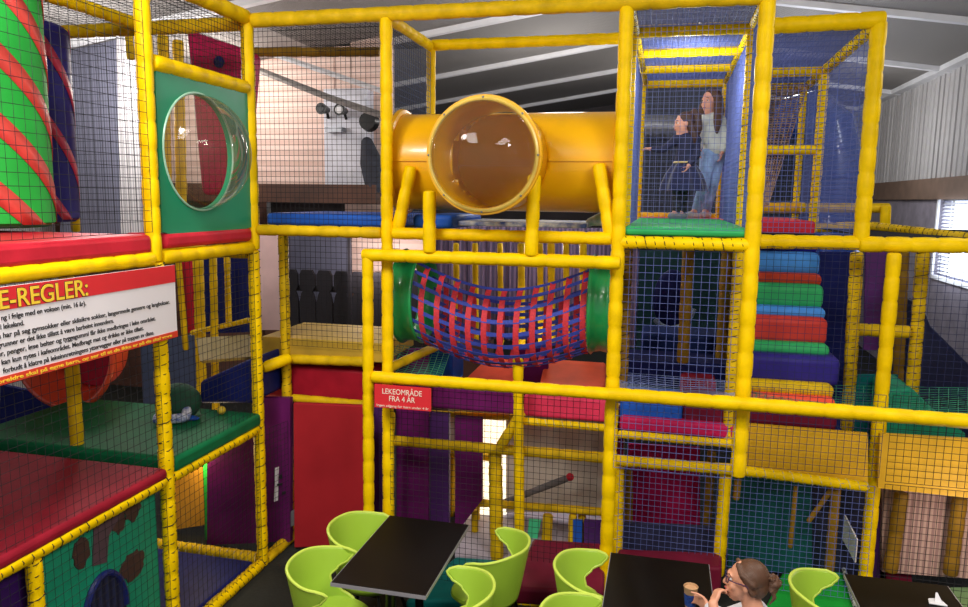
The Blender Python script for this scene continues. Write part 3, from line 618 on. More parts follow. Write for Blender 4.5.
hc=at(106,612,X=XL-.05);HB=mat('dark_blue_rim','18246c',.4,.1,3)
arch=[(XL-.05,hc.y+.165*math.cos(a),hc.z-.04+.27*math.sin(a)) for a in [PI*i/24 for i in range(25)]]
MB().tube(arch,.02,8).build('hole_rim',HB,t)
MB().prism(arch+[(XL-.05,hc.y-.165,.03),(XL-.05,hc.y+.165,.03)],(-.012,0,0)).build('hole_shade',mapping(mat('dark_hole_fill','0c1030',.7,.1,6,.3,kind='wave',h2='20264c'),(0,0,PI/2)),t,False)  # dark slab fills the crawl hole; the shade inside is its colour
panelX('panel',[(0,575),(36,555),(38,607),(0,607)],XL-.06,-.04,mat('deep_purple_vinyl','3a1860',.5,.15,3),'deep purple panel left of the animal print','panel')
# middle bay mats under the strap bridge
def hexa(name,pts,dz,m,label,cat='foam pad'):
    b=MB().prism(pts,(0,0,dz)).build(name,m,None,True,.025);return tag(b,label,cat)
hexa('foam_wedge',[at(452,390,Y=5.85),at(522,390,Y=5.85),at(522,360,Y=6.7),at(487,357,Y=6.7)],-.12,ORED,'coral foam ramp under the left half of strap bridge','foam wedge')
hexa('foam_wedge',[at(538,390,Y=5.9),at(606,392,Y=5.9),at(606,362,Y=6.6),at(545,358,Y=6.6)],-.12,mat('orange_vinyl','ee5c38',.42,.1,4,.12),'bright orange foam ramp under the right half of strap bridge','foam wedge')
boxpx('foam_pad',523,606,397,420,5.6,.3,mat('rose_vinyl','d83a5c',.42,.12,5,.2),'rose pink foam pad right below the yellow middle beam')
panelY('panel',[(514,345),(548,345),(548,396),(514,396)],6.35,.04,PURP,'purple panel between the two coral ramps','panel')
boxpx('foam_pad',431,520,388,412,5.7,.3,mat('plum_vinyl','6c1c60',.45,.15,5,.2),'plum purple foam pad left of the rose pink pad')
boxpx('foam_pad',428,452,350,386,6.1,.4,mat('royal_blue_vinyl','1c4a9c',.45,.15,5,.2),'royal blue foam pad below the left end of strap bridge')
panelY('panel',[(396,350),(428,348),(428,410),(396,412)],6.0,.04,PURP,'purple panel below the left green ring','panel')
for i,(q,Y,lb) in enumerate((([(371,404),(392,406),(390,535),(371,535)],5.62,'narrow purple panel right of the front left post'),([(396,408),(428,410),(428,535),(396,535)],5.75,'plum purple panel behind the far end of first table'),([(430,412),(449,414),(449,535),(430,535)],6.0,'violet panel between two dim yellow posts'),([(455,416),(482,418),(482,500),(455,535)],6.45,'dark violet panel with slanted edge near the glowing panel'))):
    panelY('panel',q,Y,.04,PURP if i%2 else mat('violet_panel','4c2068',.5,.15,4),lb,'panel')
hexa('foam_mat',[at(405,600,Z=.08),at(512,600,Z=.08),at(508,560,Z=.08),at(455,556,Z=.08)],-.075,TEAL,'dark green foam floor mat between the two tables','foam mat')
o=MB().prism([at(455,556,Z=.04),at(606,560,Z=.04),at(608,507,Z=.04),at(455,505,Z=.04)],(0,0,-.035)).build('floor_sheet',mat('pale_sheet','a8a2b0',.7,.12,6),smooth=False);tag(o,'pale floor sheet behind the dark green floor mat','mat')
hexa('foam_pad',[at(513,588,Z=.34),at(604,592,Z=.34),at(606,543,Z=.34),at(533,538,Z=.34)],-.12,MAR,'maroon foam deck pad behind the lime chair of second table')
pp(LR,505,600,604,604,5.0,.05,YEL,PLACE,'beam');
panelY('panel',[(529,520),(541,521),(537,540),(527,540)],6.3,.03,mat('mint_vinyl','4cc890',.4,.08,3),'small mint green block beyond the maroon deck pad','panel')
panelY('panel',[(573,520),(582,521),(582,548),(573,547)],6.9,.03,BLU,'narrow blue panel between two short yellow posts','panel')
panelY('panel',[(584,520),(606,522),(606,550),(584,548)],7.0,.03,mat('violet_panel'),'dark violet panel behind the maroon deck pad','panel')
panelY('panel',[(604,406),(624,408),(622,550),(604,550)],6.9,.03,MAR,'maroon strip panel behind the tall front post','panel')
t=thing('roller_bar',at(540,485,Y=6.1),'slanted grey padded bar with red end near the glowing panel','bar')
MB().foam(at(500,504,Y=6.1),at(568,478,Y=6.1),.03,.3).build('bar',mat('grey_foam','6a6668',.7,.1,6),t);MB().ball(at(570,477,Y=6.1),.035,12,8).build('end_cap',RED,t)
# right bay lower
boxpx('foam_pad',619,682,403,424,5.62,.5,BLU,'blue foam pad left half above the magenta strip pad');boxpx('foam_pad',682.5,737,406,425,5.62,.5,MAR,'maroon foam pad right of the blue one above magenta strip')
boxpx('foam_pad',619,737,421,436,5.56,.5,PINK,'long magenta strip pad above the low right opening')
boxpx('foam_pad',612,738,362,388,6.6,.5,mat('dark_navy_vinyl','141a4c',.5,.12,4),'dark navy foam pad at foot of the teal wall');boxpx('foam_pad',680,716,380,398,6.3,.28,DRED,'dark red foam block in front of dark navy pad')
boxpx('foam_pad',640,735,335,362,7.2,.5,mat('ink_blue_vinyl','1a2a5c',.5,.12,4),'ink blue foam pad behind the dark navy one')
c=at(672,300,Y=8.9);t=thing('hanging_bag',c-Vector((0,0,.3)),'dark padded bag with pale band hanging on the teal wall','bag')
MB().ball(c,(.22,.1,.36),20,12).build('bag_body',mat('dark_navy_vinyl'),t);MB().tube([c+Vector((.25*math.cos(a),-.1,.3*math.sin(a)-.02)) for a in [-2.4+i*.2 for i in range(12)]],.03,8).build('pale_band',mat('pale_band_cloth','8494ac',.7,.1,6),t)
panelY('fascia_board',[(745,424),(868,434),(868,484),(741,472)],5.62,.04,YFAS,'wide yellow fascia board under the maroon step','board')
panelY('fascia_board',[(880,434),(1240,456),(1240,528),(878,488)],5.66,.04,YFAS,'yellow fascia board at the right edge of the frames','board')
panelY('panel',[(628,444),(700,448),(700,527),(628,523)],6.9,.04,PINK,'magenta wall panel in the low right opening','panel')
o=MB().ball(at(662,462,Y=6.8),(.17,.06,.14),16,10).build('hanging_net_bag',mat('slate_net','28304c',.8,.2,12));tag(o,'dark slate net bag in front of the magenta panel','bag')
panelY('panel',[(616,523),(722,528),(722,566),(616,562)],6.7,.04,mat('slate_navy','2a2c4c',.6,.15,5),'slate navy panel below the magenta wall panel','panel')
hexa('foam_pad',[at(618,562,Z=.3),at(722,568,Z=.3),at(722,552,Z=.3),at(618,548,Z=.3)],-.25,MAR,'low maroon pad behind the second table')
panelY('panel',[(728,476),(812,482),(812,572),(728,572)],7.0,.04,DTEAL,'dark teal panel left of the paper notice','panel')
panelY('panel',[(812,482),(870,486),(870,575),(812,575)],7.3,.04,mat('dark_slate_panel','20203a',.6,.2,5),'dark slate panel behind the paper notice','panel')
hexa('foam_mat',[at(748,640,Z=.06),at(868,640,Z=.06),at(838,541,Z=.06),at(790,556,Z=.06)],-.055,mat('grass_green_vinyl','1f9a38',.5,.12,5,.1),'bright green floor mat between the seated woman and right chair','foam mat')
tag(MB().tube([at(835,541,Z=.09),at(866,640,Z=.09)],.018,6).build('edge_rope',mat('white_rope','c8ccc8',.7,.2,40,h2='3c4444')),'pale rope along the right edge of green floor mat','rope')
o=MB().prism([at(841,508,Y=6.0),at(857,540,Y=5.75),at(855,563,Y=5.75),at(839,533,Y=6.0)],(.01,.012,0)).build('notice',mat('paper','e8e6ea',.6,.04,5),smooth=False);tag(o,'white slanted paper notice on the net above right chair','notice')
panelY('panel',[(868,490),(888,490),(886,580),(866,580)],6.4,.04,mat('violet_panel'),'dark violet strip right of the low front post','panel')
panelY('panel',[(882,520),(905,510),(912,582),(880,582)],6.9,.04,MAR,'maroon panel with slanted top by the lit corrugated wall','panel')
o=MB().ball(at(927,500,Y=7.6),(.1,.06,.09),16,10).build('purple_light_spot',mat('purple_glow','8468ff',.4,.05,3,emit=1.2));tag(o,'small glowing ball standing for purple light under the right fascia board','lamp')  # emissive ball added for a patch of purple light
o=MB().bb(at(960,568,Y=7.9),at(976,540,Y=8.0)).build('wall_lamp',mat('white_glow','fff6ea',.4,.02,3,emit=3),smooth=True,bevel=.02);tag(o,'bright white wall lamp at right picture edge','lamp')
panelY('panel',[(820,252),(850,252),(846,400),(822,400)],7.5,.04,NAVY,'navy hanging sheet right of the foam steps','panel')
panelY('panel',[(866,252),(887,252),(884,350),(864,350)],7.3,.04,mat('purple_strip','5a1a70',.5,.12,4),'purple hanging strip between two laced yellow posts','panel')
panelY('panel',[(845,375),(898,375),(898,440),(845,440)],7.0,.04,TEAL,'dark teal panel low behind the laced yellow posts','panel')
o=MB().prism([at(x,y,Y=6.4) for x,y in((886,444),(889,390),(912,388),(936,412),(966,434),(966,446))],(0,.5,0)).build('foam_wedge',mat('sea_green_vinyl','228c68',.45,.1,4,.1),None,True,.02);tag(o,'sea green foam wedge at the right edge','foam wedge')
o=MB().prism([at(x,y,Y=7.2) for x,y in((922,300),(932,326),(990,385),(990,450),(905,450))],(0,1.2,0)).build('navy_slide',mat('dark_navy_plastic','10183c',.4,.15,3),None,True,.05);tag(o,'dark navy slide body in front of the grey right wall','slide')
V0=at(838,232,Y=9.6);V0.z=0
t=thing('spiral_tube',V0,'glossy dark blue slide tube rising behind the right bay','slide')
MB().tube([at(790,118,Y=10.2),at(815,112,Y=9.9),at(832,128,Y=9.6),at(838,160,Y=9.6),at(838,200,Y=9.6),at(838,232,Y=9.6),V0],.26,24).build('tube_body',mat('blue_plastic','284a9c',.25,.1,3,coat=.5),t)
for y in(150,178,206): 
    c=at(838,y,Y=9.6);MB().tube([c+Vector((.265*math.cos(a),.265*math.sin(a),0)) for a in [2*PI*i/32 for i in range(32)]],.015,6,True).build('seam_ring',mat('blue_plastic'),t)
o=struct(MB().tube([at(636,126,Y=11),at(738,128,Y=11)],.16,20).build('duct',GREY));o.name='trim_44'
hexa('foam_mat',[at(985,625,Z=.06),at(985,586,Z=.06),at(948,586,Z=.06),at(962,615,Z=.06)],-.055,mat('sage_vinyl','7c9c68',.5,.1,5),'sage green foam mat at the lower right corner','foam mat')
# paper sheet, lock
t=thing('notice',(XL+.06,5.35,1.0),'small white printed sheet fixed beside the purple panel','notice')
c=at(281,483,Y=5.3);MB().prism([at(275,468,Y=5.3),at(287,464,Y=5.36),at(286,497,Y=5.36),at(274,502,Y=5.3)],(0,.006,0)).build('sheet',mat('paper'),t,False)
for dx,dy,w_,h_ in((4,8,3,4),(2,17,5,2),(7,25,3,3)): MB().prism([at(275+dx,467+dy,Y=5.29),at(275+dx+w_,466+dy,Y=5.305),at(275+dx+w_,466+dy+h_,Y=5.305),at(275+dx,467+dy+h_,Y=5.29)],(0,.004,0)).build('printed_mark',TXT,t,False)
t=thing('padlock',at(292,528,Y=5.38),'grey metal latch on the post by the tall red panel','latch')
MB().prism([at(288,512,Y=5.36),at(297,508,Y=5.36),at(296,524,Y=5.36),at(288,528,Y=5.36)],(0,-.03,0)).build('latch_body',GREY,t,True,.006)
# small sign
t=thing('play_area_sign',at(402,400,Y=4.82),'red sign with white capitals under the left end of middle beam','sign')
q=[at(374.5,384,Y=4.815),at(431,388.5,Y=4.815),at(431,411.5,Y=4.815),at(374.5,407,Y=4.815)]
MB().prism(q,(0,.01,0)).build('board',mat('sign_red'),t,False)
fd=(q[1]-q[0]).normalized()
def st(s,px,py,wpx,name,m):
    c=at(px,py,Y=4.813);w=abs(at(px+wpx,py,Y=4.813).x-c.x)
    Mx=Matrix.Translation(c)@Matrix(((fd.x,0,0,0),(0,0,-1,0),(fd.z,1,0,0),(0,0,0,1)))
    Mx=Matrix.Translation(c)@Matrix.Rotation(0,4,'X')@Matrix(((1,0,0,0),(0,0,-1,0),(0,1,0,0),(0,0,0,1)))
    sz=.055 if wpx>24 and len(s)<14 else (.055 if len(s)<10 else .024)
    text(s,sz,m,t,name,Mx,w,.0008,'CENTER')
WTX=mat('sign_white_ink','f6ead8',.5,.03,3)
st('LEKEOMRÅDE',402,395,40,'sign_text',WTX);st('FRA 4 ÅR',402,402,26,'sign_text',WTX);st('Ingen adgang for barn under 4 år',402.5,408,53,'sign_small_text',WTX)
# ================================================================== NETS
for a in (
 (((XL+.03,1.5,2.68),(XL+.03,3.84,2.68),(XL+.03,3.84,4.12),(XL+.03,1.5,4.12)),'black net on the right face of left tower in front of the striped rollers',.062),
 (((XL,3.93,3.72),(XL,4.95,3.72),(XL,4.95,4.12),(XL,3.93,4.12)),'small black net above the green bubble panel',.035),
 (((-4.5,2.2,4.16),(XL,2.2,4.16),(XL,4.95,4.16),(-4.5,4.95,4.16)),'black net roof over the left tower',.06),
 (((XL+.02,1.5,1.18),(XL+.02,3.86,1.18),(XL+.02,3.86,2.48),(XL+.02,1.5,2.48)),'black net behind the rules board of left tower',.052),
 (((XL+.02,3.94,1.18),(XL+.02,4.96,1.18),(XL+.02,4.96,2.48),(XL+.02,3.94,2.48)),'black net over the middle opening beside the rules board',.052),
 (((XL+.02,1.5,.05),(XL+.02,3.86,.05),(XL+.02,3.86,1.1),(XL+.02,1.5,1.1)),'black net in front of the animal print panel',.052),
 (((XL+.02,3.94,.05),(XL+.02,4.96,.05),(XL+.02,4.96,1.1),(XL+.02,3.94,1.1)),'black net over the lowest bay of left tower',.052),
 (((XL+.05,5,2.7),(-1.96,5,2.7),(-1.96,5,4.1),(XL+.05,5,4.1)),'tall black net between left tower and tunnel',.038),
 (((XL+.05,5.05,4.13),(-1.96,5.05,4.13),(-1.96,6.1,4.13),(XL+.05,6.1,4.13)),'black net roof between left tower and tunnel',.038),
 (((-2.95,5.42,1.7),(-1.98,5.42,1.7),(-1.98,5.42,2.6),(-2.95,5.42,2.6)),'black net above the flat yellow deck board',.045),
 (((-4.5,4.98,2.7),(XL-.04,4.98,2.7),(XL-.04,4.98,4.1),(-4.5,4.98,4.1)),'black net at the rear of left upper deck',.05),
 (((-1.98,4.97,.1),(-.38,4.97,.1),(-.38,4.97,1.58),(-1.98,4.97,1.58)),'black net below the middle beam behind the first table',.045),
 (((-2.9,5.3,.1),(-2.95,5.05,.1),(-2.95,5.05,1.1),(-2.9,5.3,1.1)),'narrow black net by the purple panel',.045)):
    netpan(a[0],a[1],BLACKNET,a[2])
for a in (
 (((xl+.04,5,2.72),(xr-.05,5,2.72),(xr-.05,5,4.1),(xl+.04,5,4.1)),'blue net on the front of the girls tower',.036,.0011,mat('lilac_twine','6c78b0',.8,.1,3)),
 (((xr,5.05,2.7),(xr,8.2,2.7),(xr,8.2,4.1),(xr,5.05,4.1)),'dense blue net on the right side of the girls tower',.04,.0028,BLUENET),
 (((xl,5.05,2.7),(xl,8.2,2.7),(xl,8.2,4.1),(xl,5.05,4.1)),'dense blue net on the left side of the girls tower',.05,.0016,BLUENET),
 (((xl,5.05,4.15),(xr,5.05,4.15),(xr,8.3,4.15),(xl,8.3,4.15)),'blue net roof of the girls tower',.035,.0028,BLUENET),
 (((xr+.05,5.92,2.68),(1.34,5.92,2.68),(1.34,5.92,4.12),(xr+.05,5.92,4.12)),'blue net on the front of the right upper bay',.038,.002,BLUENET),
 (((1.4,5.95,2.68),(1.4,8.7,2.68),(1.4,8.7,4.12),(1.4,5.95,4.12)),'blue net on the right side of the right upper bay',.042,.002,BLUENET),
 (((xr,5.95,4.16),(1.36,5.95,4.16),(1.36,8.7,4.16),(xr,8.7,4.16)),'blue net roof of the right upper bay',.035,.0028,BLUENET),
 (((xl,8.75,2.7),(1.6,8.75,2.7),(1.6,8.75,4.1),(xl,8.75,4.1)),'blue net across the back of the upper bays',.045,.0018,mat('grey_blue_twine','4c5878',.8,.1,3)),
 (((xl+.03,5.02,1.68),(xr-.04,5.02,1.68),(xr-.04,5.02,2.58),(xl+.03,5.02,2.58)),'blue net in the front opening under the girls tower',.05,.0018,BLUENET),
 (((xr+.05,5.86,1.2),(3.55,5.86,1.2),(3.55,5.86,2.58),(xr+.05,5.86,2.58)),'blue net in front of the foam steps',.05,.0014,mat('dark_blue_twine','1c2450',.8,.1,3)),
 (((xl+.03,4.95,1.1),(xr-.04,4.95,1.1),(xr-.04,4.95,1.6),(xl+.03,4.95,1.6)),'short blue net in front of the magenta strip pad',.045,.0018,BLUENET),
 (((-.25,5.47,.1),(.5,5.47,.1),(.5,5.47,.95),(-.25,5.47,.95)),'blue net over the low opening behind second table',.045,.0018,BLUENET),
 (((.55,5.47,.1),(1.5,5.47,.1),(1.5,5.47,.95),(.55,5.47,.95)),'blue net over the low opening behind the seated woman',.045,.0018,BLUENET),
 (((xr+.03,5.58,.98),(1.55,5.58,.98),(1.55,5.58,1.58),(xr+.03,5.58,1.58)),'dark blue net in front of the wide yellow fascia board',.05,.002,mat('dark_blue_twine')),
 (((1.6,5.6,.95),(3.55,5.6,.95),(3.55,5.6,1.58),(1.6,5.6,1.58)),'dark net in front of the right fascia board',.05,.002,BLACKNET),
 (((1.6,5.6,.05),(3.55,5.6,.05),(3.55,5.6,.93),(1.6,5.6,.93)),'black net in front of the lit corrugated wall',.05,.002,BLACKNET),
 (((-1.95,5.05,2.7),(-1.97,6.15,2.7),(-1.97,6.15,4.1),(-1.95,5.05,4.1)),'blue grey net beside the left end of the tunnel',.045,.0022,mat('grey_blue_twine','4c5878',.8,.1,3)),
 (((1.42,5.95,2.66),(3.7,5.95,2.66),(3.7,8.2,2.66),(1.42,8.2,2.66)),'dark net lid beyond the right upper bay',.04,.002,BLACKNET)):
    netpan(a[0],a[1],a[4],a[2],a[3])
netpan((at(616,392,Y=5.1),at(745,400,Y=5.1),at(742,382,Y=6.1),at(616,372,Y=6.1)),'slack pale blue net sagging over the blue foam pad',mat('pale_blue_twine','8c9cc8',.8,.1,3),.06,.002,(0,0,-.06))
netpan((at(748,404,Y=5.3),at(968,420,Y=5.3),at(968,388,Y=6.2),at(748,384,Y=6.2)),'slack green net sagging along the right middle beam',GREENNET,.06,.0022,(0,0,-.06))
netpan((at(378,376,Y=4.95),at(440,382,Y=4.95),at(450,352,Y=5.9),at(398,345,Y=5.6)),'slack green net below the left green ring',GREENNET,.05,.0022,(0,0,-.05))
netpan((at(764,86,Y=8.4),at(808,84,Y=8.4),at(768,205,Y=7.4),at(762,205,Y=7.4)),'brown rope climbing net slanting down in the right upper bay',mat('brown_rope','7a5c4c',.8,.3,20,h2='b09888'),.035,.006)
# ================================================================== FURNITURE
def table(x0,x1,y0,y1,label):
    t=thing('cafe_table',((x0+x1)/2,(y0+y1)/2,0),label,'table','black cafe tables')
    MB().bb((x0,y0,.718),(x1,y1,.745)).build('tabletop',BLK,t,True,.004)
    e=MB()
    for a,b in(((x0-.003,y0-.003,.72),(x1+.003,y0,.742)),((x0-.003,y1,.72),(x1+.003,y1+.003,.742)),((x0-.003,y0,.72),(x0,y1,.742)),((x1,y0,.72),(x1+.003,y1,.742))): e.bb(a,b)
    e.build('edge_strip',mat('grey_edge_strip','8c8a90',.4,.06,4),t,False)
    cx,cy=(x0+x1)/2,(y0+y1)/2
    for yy in(y0+.2,y1-.2):
        MB().cyl((cx,yy,.02),(cx,yy,.718),.028,16).build('leg',BMET,t)
        MB().bb((cx-.22,yy-.03,0),(cx+.22,yy+.03,.025)).build('foot',BMET,t,True,.008)
    MB().bb((cx-.03,y0+.2,.69),(cx+.03,y1-.2,.717)).build('support_bar',BMET,t,False)
    return t
table(-1.745,-1.185,3.64,4.57,'black cafe table with four lime chairs in front of red panel')
table(-.235,.345,3.2,4.42,'black cafe table with the paper cup and seated woman')
table(1.115,1.66,3.3,4.51,'black cafe table at the right edge under the paper notice')
def ss(a,b,x):
    x=max(0,min(1,(x-a)/(b-a)));return x*x*(3-2*x)
PHI=[(0,125),(.12,108),(.25,84),(.38,68),(.52,66),(.66,78),(.8,95),(.9,101),(.96,97),(1,86)]
def phimax(t):
    for (a,b),(c,d) in zip(PHI,PHI[1:]):
        if t<=c: return b+(d-b)*ss(a,c,t)
    return PHI[-1][1]
def make_chair(label):
    t=thing('tub_chair',(0,0,0),label,'chair','lime green tub chairs')
    nt_,nu=22,40
    def P(i,j,tt=None):
        q=i/nt_ if tt is None else tt;u=2*j/nu-1;ph=math.radians(phimax(q))*u
        r=.19+.07*q**.9;zt=.765-.03*ss(.3,1,abs(u));z=.40+(zt-.40)*q
        return Vector((-r*math.cos(ph)+.02,r*math.sin(ph)*1.04,z))
    b=MB();b.add([P(i,j) for i in range(nt_+1) for j in range(nu+1)],[(i*(nu+1)+j,i*(nu+1)+j+1,(i+1)*(nu+1)+j+1,(i+1)*(nu+1)+j) for i in range(nt_) for j in range(nu)])
    o=b.build('back_shell',LIME,t);s=o.modifiers.new('s','SOLIDIFY');s.thickness=.014;s.offset=0
    edge=[P(i,0) for i in range(nt_+1)]+[P(nt_,j) for j in range(1,nu+1)]+[P(i,nu) for i in range(nt_-1,-1,-1)]
    MB().tube(edge,.0095,8).build('rim',LIMER,t)
    R=[]
    for q,z in((.02,.425),(.45,.427),(.75,.435),(.93,.452),(1.0,.448),(1.02,.43),(.97,.40),(.85,.375),(.5,.365),(.02,.363)):
        ring=[]
        for j in range(40):
            a=2*PI*j/40;c,s_=math.cos(a),math.sin(a);dz=-.03*max(0,c)*ss(.7,1,q) if z>.40 else 0
            ring.append(Vector((.02+.212*q*c*(1.1 if c>0 else .92),.212*q*s_,z+dz)))
        R.append(ring)
    MB().rings(R).build('seat',LIME,t)
    for sx_ in(-1,1):
        for sy_ in(-1,1): MB().tube([(.02+sx_*.10,sy_*.10,.37),(.02+sx_*.13,sy_*.14,.34),(.02+sx_*.21,sy_*.21,.0)],.011,8).build('leg',BMET,t)
    MB().tube([(-.09,-.12,.352),(.13,-.12,.352),(.13,.12,.352),(-.09,.12,.352)],.009,6,True).build('under_frame',BMET,t)
    return t
def dup(r,loc,rz,label):
    n=r.copy();COL.objects.link(n);n.location=loc;n.rotation_euler=(0,0,rz);n['label']=label
    for c in r.children:
        q=c.copy();COL.objects.link(q);q.parent=n
    return n
ch=make_chair('lime tub chair nearest to camera on left side of first table')
CH=[(-1.83,3.80,.12,None),(-1.82,4.33,-.05,'lime tub chair by the red panel at far left of first table'),(-.98,4.34,PI-.15,'lime tub chair at the far right of first table near the maroon deck pad'),(-1.07,3.75,PI+.12,'lime tub chair at the near right of first table'),
(-.31,4.17,.05,'lime tub chair at far left of second table before the tall post'),(-.31,3.63,0,'lime tub chair at near left of second table cut by the bottom edge'),(.54,3.42,PI,'lime tub chair on which the woman sits'),(1.02,4.27,.0,'lime tub chair standing over the green floor mat at third table')]
for i,(x,y,a,lb) in enumerate(CH):
    if i==0: ch.location=(x,y,0);ch.rotation_euler=(0,0,a)
    else: dup(ch,(x,y,0),a,lb)
c=at(691,586,Z=.862)
t=thing('paper_cup',(c.x,c.y,.745),'brown paper coffee cup with blue sleeve print on second table','cup')
CX,CY=c.x,c.y
R=[[Vector((CX+q*math.cos(2*PI*j/28),CY+q*math.sin(2*PI*j/28),.745+z)) for j in range(28)] for z,q in((0,.026),(.112,.037),(.116,.039),(.118,.037),(.112,.034),(.1,.034))]
MB().rings(R).build('cup_body',mat('kraft_paper','b8946c',.7,.05,8),t)
R=[[Vector((CX+q*math.cos(2*PI*j/28),CY+q*math.sin(2*PI*j/28),.745+z)) for j in range(28)] for z,q in((.01,.0278),(.078,.0348),(.078,.034),(.01,.027))]
MB().rings(R,cap=False,closed=True).build('sleeve',mat('blue_print','2c56a8',.6,.3,60,h2='1c2f70'),t)
R=[[Vector((CX+q*math.cos(2*PI*j/28),CY+q*math.sin(2*PI*j/28),.851)) for j in range(28)] for q in(.001,.0338)]
MB().rings(R,cap=False).build('drink',mat('milky_coffee','c89c74',.3,.08,20),t)
c=at(936,601,Z=.76);t=thing('serviette',(c.x,c.y,.745),'crumpled white paper napkin on the right black table','napkin')
MB().prism([(c.x-.04,c.y-.02,.746),(c.x+.05,c.y-.03,.746),(c.x+.03,c.y+.04,.75),(c.x-.03,c.y+.03,.746)],(0,0,.012)).build('napkin_sheet',WHITE,t,True,.005)
MB().prism([(c.x-.01,c.y-.01,.757),(c.x+.02,c.y-.01,.757),(c.x+.0,c.y+.02,.80)],(.012,.004,.0)).build('fold',WHITE,t,True,.003)
# ================================================================== PEOPLE
def body(name,b,m,parent,vox,sm=6):
    o=b.build(name,m,parent);r=o.modifiers.new('remesh','REMESH');r.mode='VOXEL';r.voxel_size=vox;r.use_smooth_shade=True
    s=o.modifiers.new('smooth','SMOOTH');s.factor=.5;s.iterations=sm;return o
def hand(b,w,dirv,palm,side,L=.17,curl=.5,spread=.0):
    """w wrist, dirv fingers' direction, palm normal (towards which fingers curl), side = thumb side"""
    d=Vector(dirv).normalized();p=Vector(palm);p=(p-d*p.dot(d)).normalized();s=Vector(side);s=(s-d*s.dot(d)-p*s.dot(p)).normalized()
    w=Vector(w);k=L/.17
    for a in(-.026,-.009,.009,.026): b.caps([w+s*a*k*.6,w+d*.045*k+s*a*k,w+d*.085*k+s*a*k*1.1],[.014*k,.014*k,.0115*k],8)
    for a,l in((.03,.068),(.0105,.078),(-.0095,.072),(-.029,.056)):
        q=w+d*.085*k+s*a*k;pts=[q];an=0;dd=d
        for seg in(.42,.33,.25):
            an+=curl;dd=d*math.cos(an)+p*math.sin(an)+s*a*spread;q=q+dd*l*seg*k;pts.append(q)
        b.caps(pts,[.0098*k,.0092*k,.0085*k,.0072*k],8)
    q=w+d*.025*k+s*.03*k
    b.caps([q,q+(d*.6+s*.7+p*.3)*.032*k,q+(d*1.0+s*.75+p*.7)*.05*k,q+(d*1.4+s*.6+p*1.0)*.062*k],[.014*k,.012*k,.0105*k,.0085*k],8)
def head_parts(b,M,k=1.):
    """M: local->world, local +x forward, +y left, +z up, origin at the head centre; adult half height .115"""
    P=lambda x,y,z:M@Vector((x*k,y*k,z*k));R3=M.to_3x3()
    b.ball(P(-.012,0,.028),(.093*k,.076*k,.09*k),24,16,R3);b.ball(P(.028,0,-.035),(.058*k,.058*k,.08*k),20,12,R3)
    b.caps([P(.045,0,-.095),P(.062,0,-.092)],[.03*k,.022*k],10)
    b.caps([P(.078,0,.022),P(.096,0,-.012),P(.104,0,-.024)],[.011*k,.013*k,.013*k],10);b.ball(P(.094,.010,-.028),.009*k,8,6);b.ball(P(.094,-.010,-.028),.009*k,8,6)
    b.caps([P(.078,-.035,.030),P(.085,0,.034),P(.078,.035,.030)],[.011*k,.012*k,.011*k],8)
    for s in(-1,1):
        b.ball(P(.055,s*.035,-.025),(.03*k,.024*k,.026*k),12,8);b.ball(P(-.005,s*.077,-.004),(.018*k,.008*k,.031*k),12,8,R3)
    b.caps([P(.082,-.018,-.056),P(.090,0,-.055),P(.082,.018,-.056)],[.008*k,.0095*k,.008*k],8)
def face_bits(t,M,k=1.):
    P=lambda x,y,z:M@Vector((x*k,y*k,z*k))
    for s in(-1,1):
        e=MB().ball(P(.073,s*.030,.012),.0095*k,12,8).build('eye',mat('eye_white','ece8e4',.25,.03,5),t)
        MB().ball(P(.0795,s*.0305,.012),.0056*k,10,6).build('iris',mat('iris_brown','2c1a12',.25,.1,5),e)
        MB().caps([P(.083,s*.014,.034),P(.086,s*.030,.039),P(.076,s*.046,.034)],[.003*k,.0036*k,.002*k],6).build('eyebrow',HAIRD,t)
    MB().caps([P(.090,-.018,-.0555),P(.098,0,-.0545),P(.090,.018,-.0555)],[.003*k,.0058*k,.003*k],8).build('mouth',mat('lip_pink','b8605c',.4,.08,10),t)
def headM(c,yaw,pitch=0,roll=0): return Matrix.Translation(Vector(c))@Matrix.Rotation(yaw,4,'Z')@Matrix.Rotation(pitch,4,'Y')@Matrix.Rotation(roll,4,'X')
V3=Vector
# ---- small girl
gy=7.42;g=lambda x,y,dy=0:at(x,y,Y=gy+dy)
f=g(678,219);base=V3((f.x,gy,2.735))
t=thing('person',base,'small girl with brown ponytail in navy tulle dress holding the net post','person')
hd=g(683.5,124);k=.88;Mh=headM(hd,PI+.35,.08)
b=MB();head_parts(b,Mh,k)
b.caps([hd+V3((.01,0,-.07)),g(687,141)],[.036,.04],12)
sL=g(676,140,-.02);sR=g(696,140,.02);hip=g(683,172);
b.caps([g(686,143),g(685,155),g(684,166)],[.075,.078,.085],16)
b.caps([sL,sR],[.045,.045],12)
elL=g(663,150,-.04);haL=g(651,149,-.05);elR=g(697,155,-.02);haR=g(688.5,166,-.10)
b.caps([sL,elL,haL],[.036,.03,.022]);b.caps([sR,elR,haR],[.036,.03,.022])
hand(b,haL,(haL-elL),(0,-.3,-1),(0,-1,.3),.11,.5);hand(b,haR,(haR-elR)+V3((0,0,-.05)),(-1,0,0),(0,-1,0),.11,.5)
kL=g(677,196,-.02);kR=g(684,196,.03);aL=V3((g(676,214).x,gy-.03,2.80));aR=V3((g(682,214).x,gy+.05,2.80))
b.caps([g(680,172),kL,aL],[.062,.046,.032]);b.caps([g(687,172),kR,aR],[.062,.046,.032])
b.caps([aL,aL+V3((-.04,-.05,-.04))],[.032,.025]);b.caps([aR,aR+V3((-.04,-.06,-.04))],[.032,.025])
body('body',b,SKIN,t,.009)
face_bits(t,Mh,k)
NVD=mat('navy_dress','1c2040',.8,.15,20)
